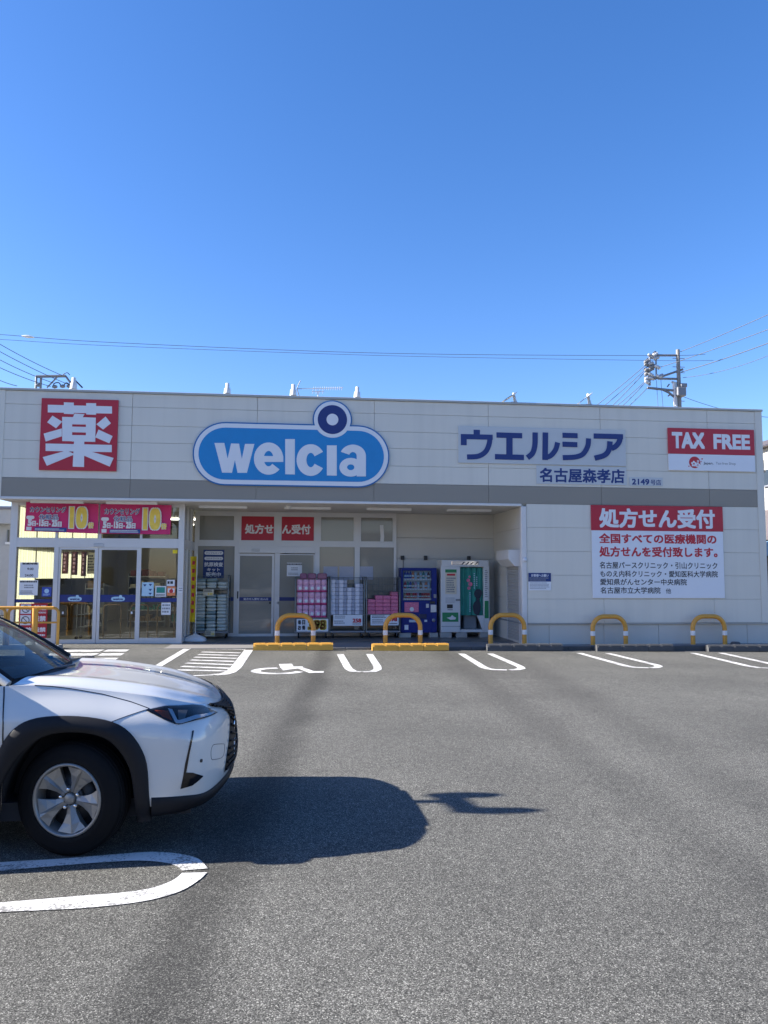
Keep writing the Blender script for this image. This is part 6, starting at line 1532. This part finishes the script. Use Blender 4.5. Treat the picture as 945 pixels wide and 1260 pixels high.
for k, (a, b, w) in enumerate((((-40, 95), (520, 420), 'highest'), ((-40, 162), (585, 500), 'second'), ((-40, 235), (440, 480), 'third'), ((-40, 310), (420, 510), 'fourth'), ((-40, 405), (140, 505), 'lowest'))):
    pa, pb = zl(*a), zl(*b); wire(at(pa[0]-20, pa[1]-6, 36), at(*pb, 40), .10, .017, f'{w} of the dark cables slanting down to the roof at upper left', gl)
def pole_frame():
    Y = 40; 
    def q(x, y): X, Z = F(*zl(x, y), Y); return np.array([X, Y, Z])
    b = q(560, 640); b[2] = gz(b[0], Y)
    t = thing('cable_mast', (q(430, 600)[0], Y, b[2]), 'dark steel pole frame behind the roof above the red square sign', 'pole frame')
    m_ = MB(); m_.tube([q(300, 427), q(545, 423)], .075, 8); m_.tube([q(545, 423), q(600, 500)], .05, 8); m_.tube([q(475, 432), q(390, 520)], .04, 8)
    m_.build('top_beam', 'steel', t)
    for x in (302, 341):
        a = q(x, 430); m_ = MB(); m_.tube([a, (a[0], Y, b[2])], .06, 8); m_.build('post', 'steel', t)
    m_ = MB(); a = q(600, 470); m_.tube([a, (a[0], Y, b[2])], .10, 10); m_.build('post', 'pole_concrete', t)
    m_ = MB(); m_.tube(crs([q(445, 515), q(450, 485), q(490, 480), q(510, 515)], 6), .03, 6); m_.tube(crs([q(530, 500), q(550, 480), q(580, 495)], 6), .03, 6); m_.tube(crs([q(520, 415), q(555, 395), q(580, 415)], 6), .02, 6); m_.tube([q(620, 455), q(685, 520)], .04, 6); m_.build('jumper_wire', 'cable', t)
    for (x, y) in ((318, 498), (455, 512), (520, 508), (575, 508)):
        c = q(x, y); MB().tube([c-np.array([.12, 0, 0]), c, c+np.array([.12, 0, 0])], [.06, .10, .06], 10).build('insulator', 'steel', t)
pole_frame()
# ================================================================== neighbouring houses
def house_left():
    Y = 33.0; x1 = FX(26, Y, 680); x0 = x1-9; zt = FZ(626, Y, 5); g0 = gz(x0, Y)
    t = thing('grey_house', ((x0+x1)/2, Y, g0), 'grey flat roofed house seen past the left end of the shop', 'house')
    zm = FZ(644.5, Y, 5)
    MB().box(x0, x1-.6, Y+.6, Y+8, g0-.3, zm).build('wall', 'house_grey', t)
    MB().box(x0-.1, x1, Y, Y+8.2, zm+.001, zt, .02).build('parapet', 'house_grey', t)
    MB().box(x0-.2, x1+.1, Y-.1, Y+8.3, zt+.001, zt+.10).build('roof', 'steel', t)
    for (p0, p1, y0, y1) in ((-30, -12, 655, 690), (9.5, 11.6, 652, 667)):
        a, b, c, d = RC(p0, y0, p1, y1, Y+.6); w = MB().box(a, b, Y+.56, Y+.62, c, d).build('window', 'window_dark', t); MB().box(a-.06, b+.06, Y+.50, Y+.558, c-.10, c).build('sill', 'alu', w)
    m_ = MB(); za = FZ(691, Y-1.2, 5); 
    for x in np.linspace(x0, x1-.4, 22): m_.tube([(x, Y-1.2, g0), (x, Y-1.2, za)], .02, 6)
    m_.tube([(x0, Y-1.2, za), (x1-.4, Y-1.2, za)], .03, 6); f = m_.build('fence_grille', 'steel_light', t)
house_left()
def house_right():
    X0 = 19.3; Y = 26.0; g0 = gz(X0, 28)
    def zz(py): d = ray(940, py); t_ = X0/d[0]; return CAM_H+t_*d[2]
    zt, zb = zz(552), zz(628)
    t = thing('cream_house', (X0+4, Y, g0), 'cream house with dark tiled lower roof seen past the right end of the shop', 'house')
    MB().box(X0, X0+8, Y, Y+12, g0-.3, zt).build('wall', 'house_cream', t)
    MB().prism([(X0-.35, zt+.002), (X0+8.35, zt+.002), (X0+4, zt+1.5)], 'y', Y-.4, Y+12.4).build('roof', 'roof_tile', t)
    def yy(px): d = ray(px, 590); t_ = X0/d[0]; return t_*d[1]
    w = MB().box(X0-.05, X0-.001, yy(949), yy(941.2), zz(598), zz(579)).build('window', 'window_dark', t); MB().box(X0-.11, X0-.051, yy(950), yy(940.6), zz(600), zz(598.2)).build('sill', 'alu_dark', w)
    MB().tube([(X0-.10, yy(938.7), zz(565)), (X0-.10, yy(938.7), zz(581))], .12, 8).build('meter_box', 'steel', t)
    MB().prism([(X0-.002, zb), (X0-.002, zb-.15), (X0-1.3, zz(663)-.15), (X0-1.3, zz(663))], 'y', Y+1, Y+11).build('lower_roof', 'roof_tile', t)
    MB().box(X0-1.1, X0-.003, Y+1.3, Y+10.8, g0-.3, zz(664)-.12).build('lower_wall', 'window_dark', t)
    MB().box(X0-1.6, X0-1.11, Y+2, Y+9, zz(686), zz(669), .03).build('awning', 'pale_blue', t)
house_right()
# lamp post just outside the picture on the left: its shadow falls beyond the car's
def lamp_post():
    k = 1/tan(radians(SUN_EL)); kx, ky = k*cos(radians(SUN_AZ)), k*sin(radians(SUN_AZ))
    zc = 3.0; sx, sy = G(560, 986); yu, yl = G(575, 978)[1], G(595, 997)[1]
    x = sx-zc*kx; y = sy+zc*ky; du, dl = yu-sy, yl-sy
    t = thing('lamp_post', (x, y, 0), 'slim lamp post with two small lamps beyond the left edge, casting the forked shadow', 'lamp post')
    MB().tube([(x, y, 0), (x, y, zc*.5), (x, y, zc)], [.055, .05, .04], 12).build('pole', 'steel_light', t)
    MB().tube([(x, y+du, zc-.02), (x, y, zc), (x, y+dl, zc+.03)], .06, 10).build('arm', 'steel_light', t)
    for yy, z0, h in ((du, -.06, .27), (dl, .0, .31)):
        MB().tube([(x, y+yy, zc+z0-.02), (x, y+yy, zc+z0+h*.3), (x, y+yy, zc+z0+h*.8), (x, y+yy, zc+z0+h)], [.05, .085, .07, .03], 12).build('lamp_head', 'steel_light', t)
lamp_post()
# houses across the lot, behind the viewer, mirrored in the shop glass
def back_house(x0, x1, Y, h, wall, label):
    t = thing('street_house', ((x0+x1)/2, Y, 0), label, 'house', 'houses across the lot')
    MB().box(x0, x1, Y-8, Y, -.2, h).build('wall', wall, t)
    MB().prism([(Y+.5, h+.002), (Y-8.5, h+.002), (Y-4, h+2.0)], 'x', x0-.4, x1+.4).build('roof', 'roof_tile', t)
    n = max(2, int((x1-x0)/3)); 
    for k in range(n):
        xm = x0+(x1-x0)*(k+.5)/n
        for z in ((.9, 2.1), (3.6, 4.8)):
            if z[1] > h: continue
            w = MB().box(xm-.8, xm+.8, Y+.002, Y+.05, z[0], z[1]).build('window', 'window_dark', t); MB().box(xm-.9, xm+.9, Y+.052, Y+.14, z[0]-.08, z[0]).build('sill', 'alu', w)
back_house(-22, -12, -16, 5.6, 'house_grey', 'grey two storey house across the lot behind the viewer')
back_house(-9, 1, -18, 5.4, 'house_cream', 'cream two storey house across the lot behind the viewer')
back_house(5, 13, -15, 3.2, 'house_grey', 'low grey house across the lot behind the viewer')
back_house(16, 27, -17, 5.8, 'house_cream', 'long cream house across the lot behind the viewer')
car2 = copy_tree(car, loc=(-12.9, 29.3, gz(-12.9, 29.3)), rz=radians(100), label='pale car parked beyond the left end of the shop')
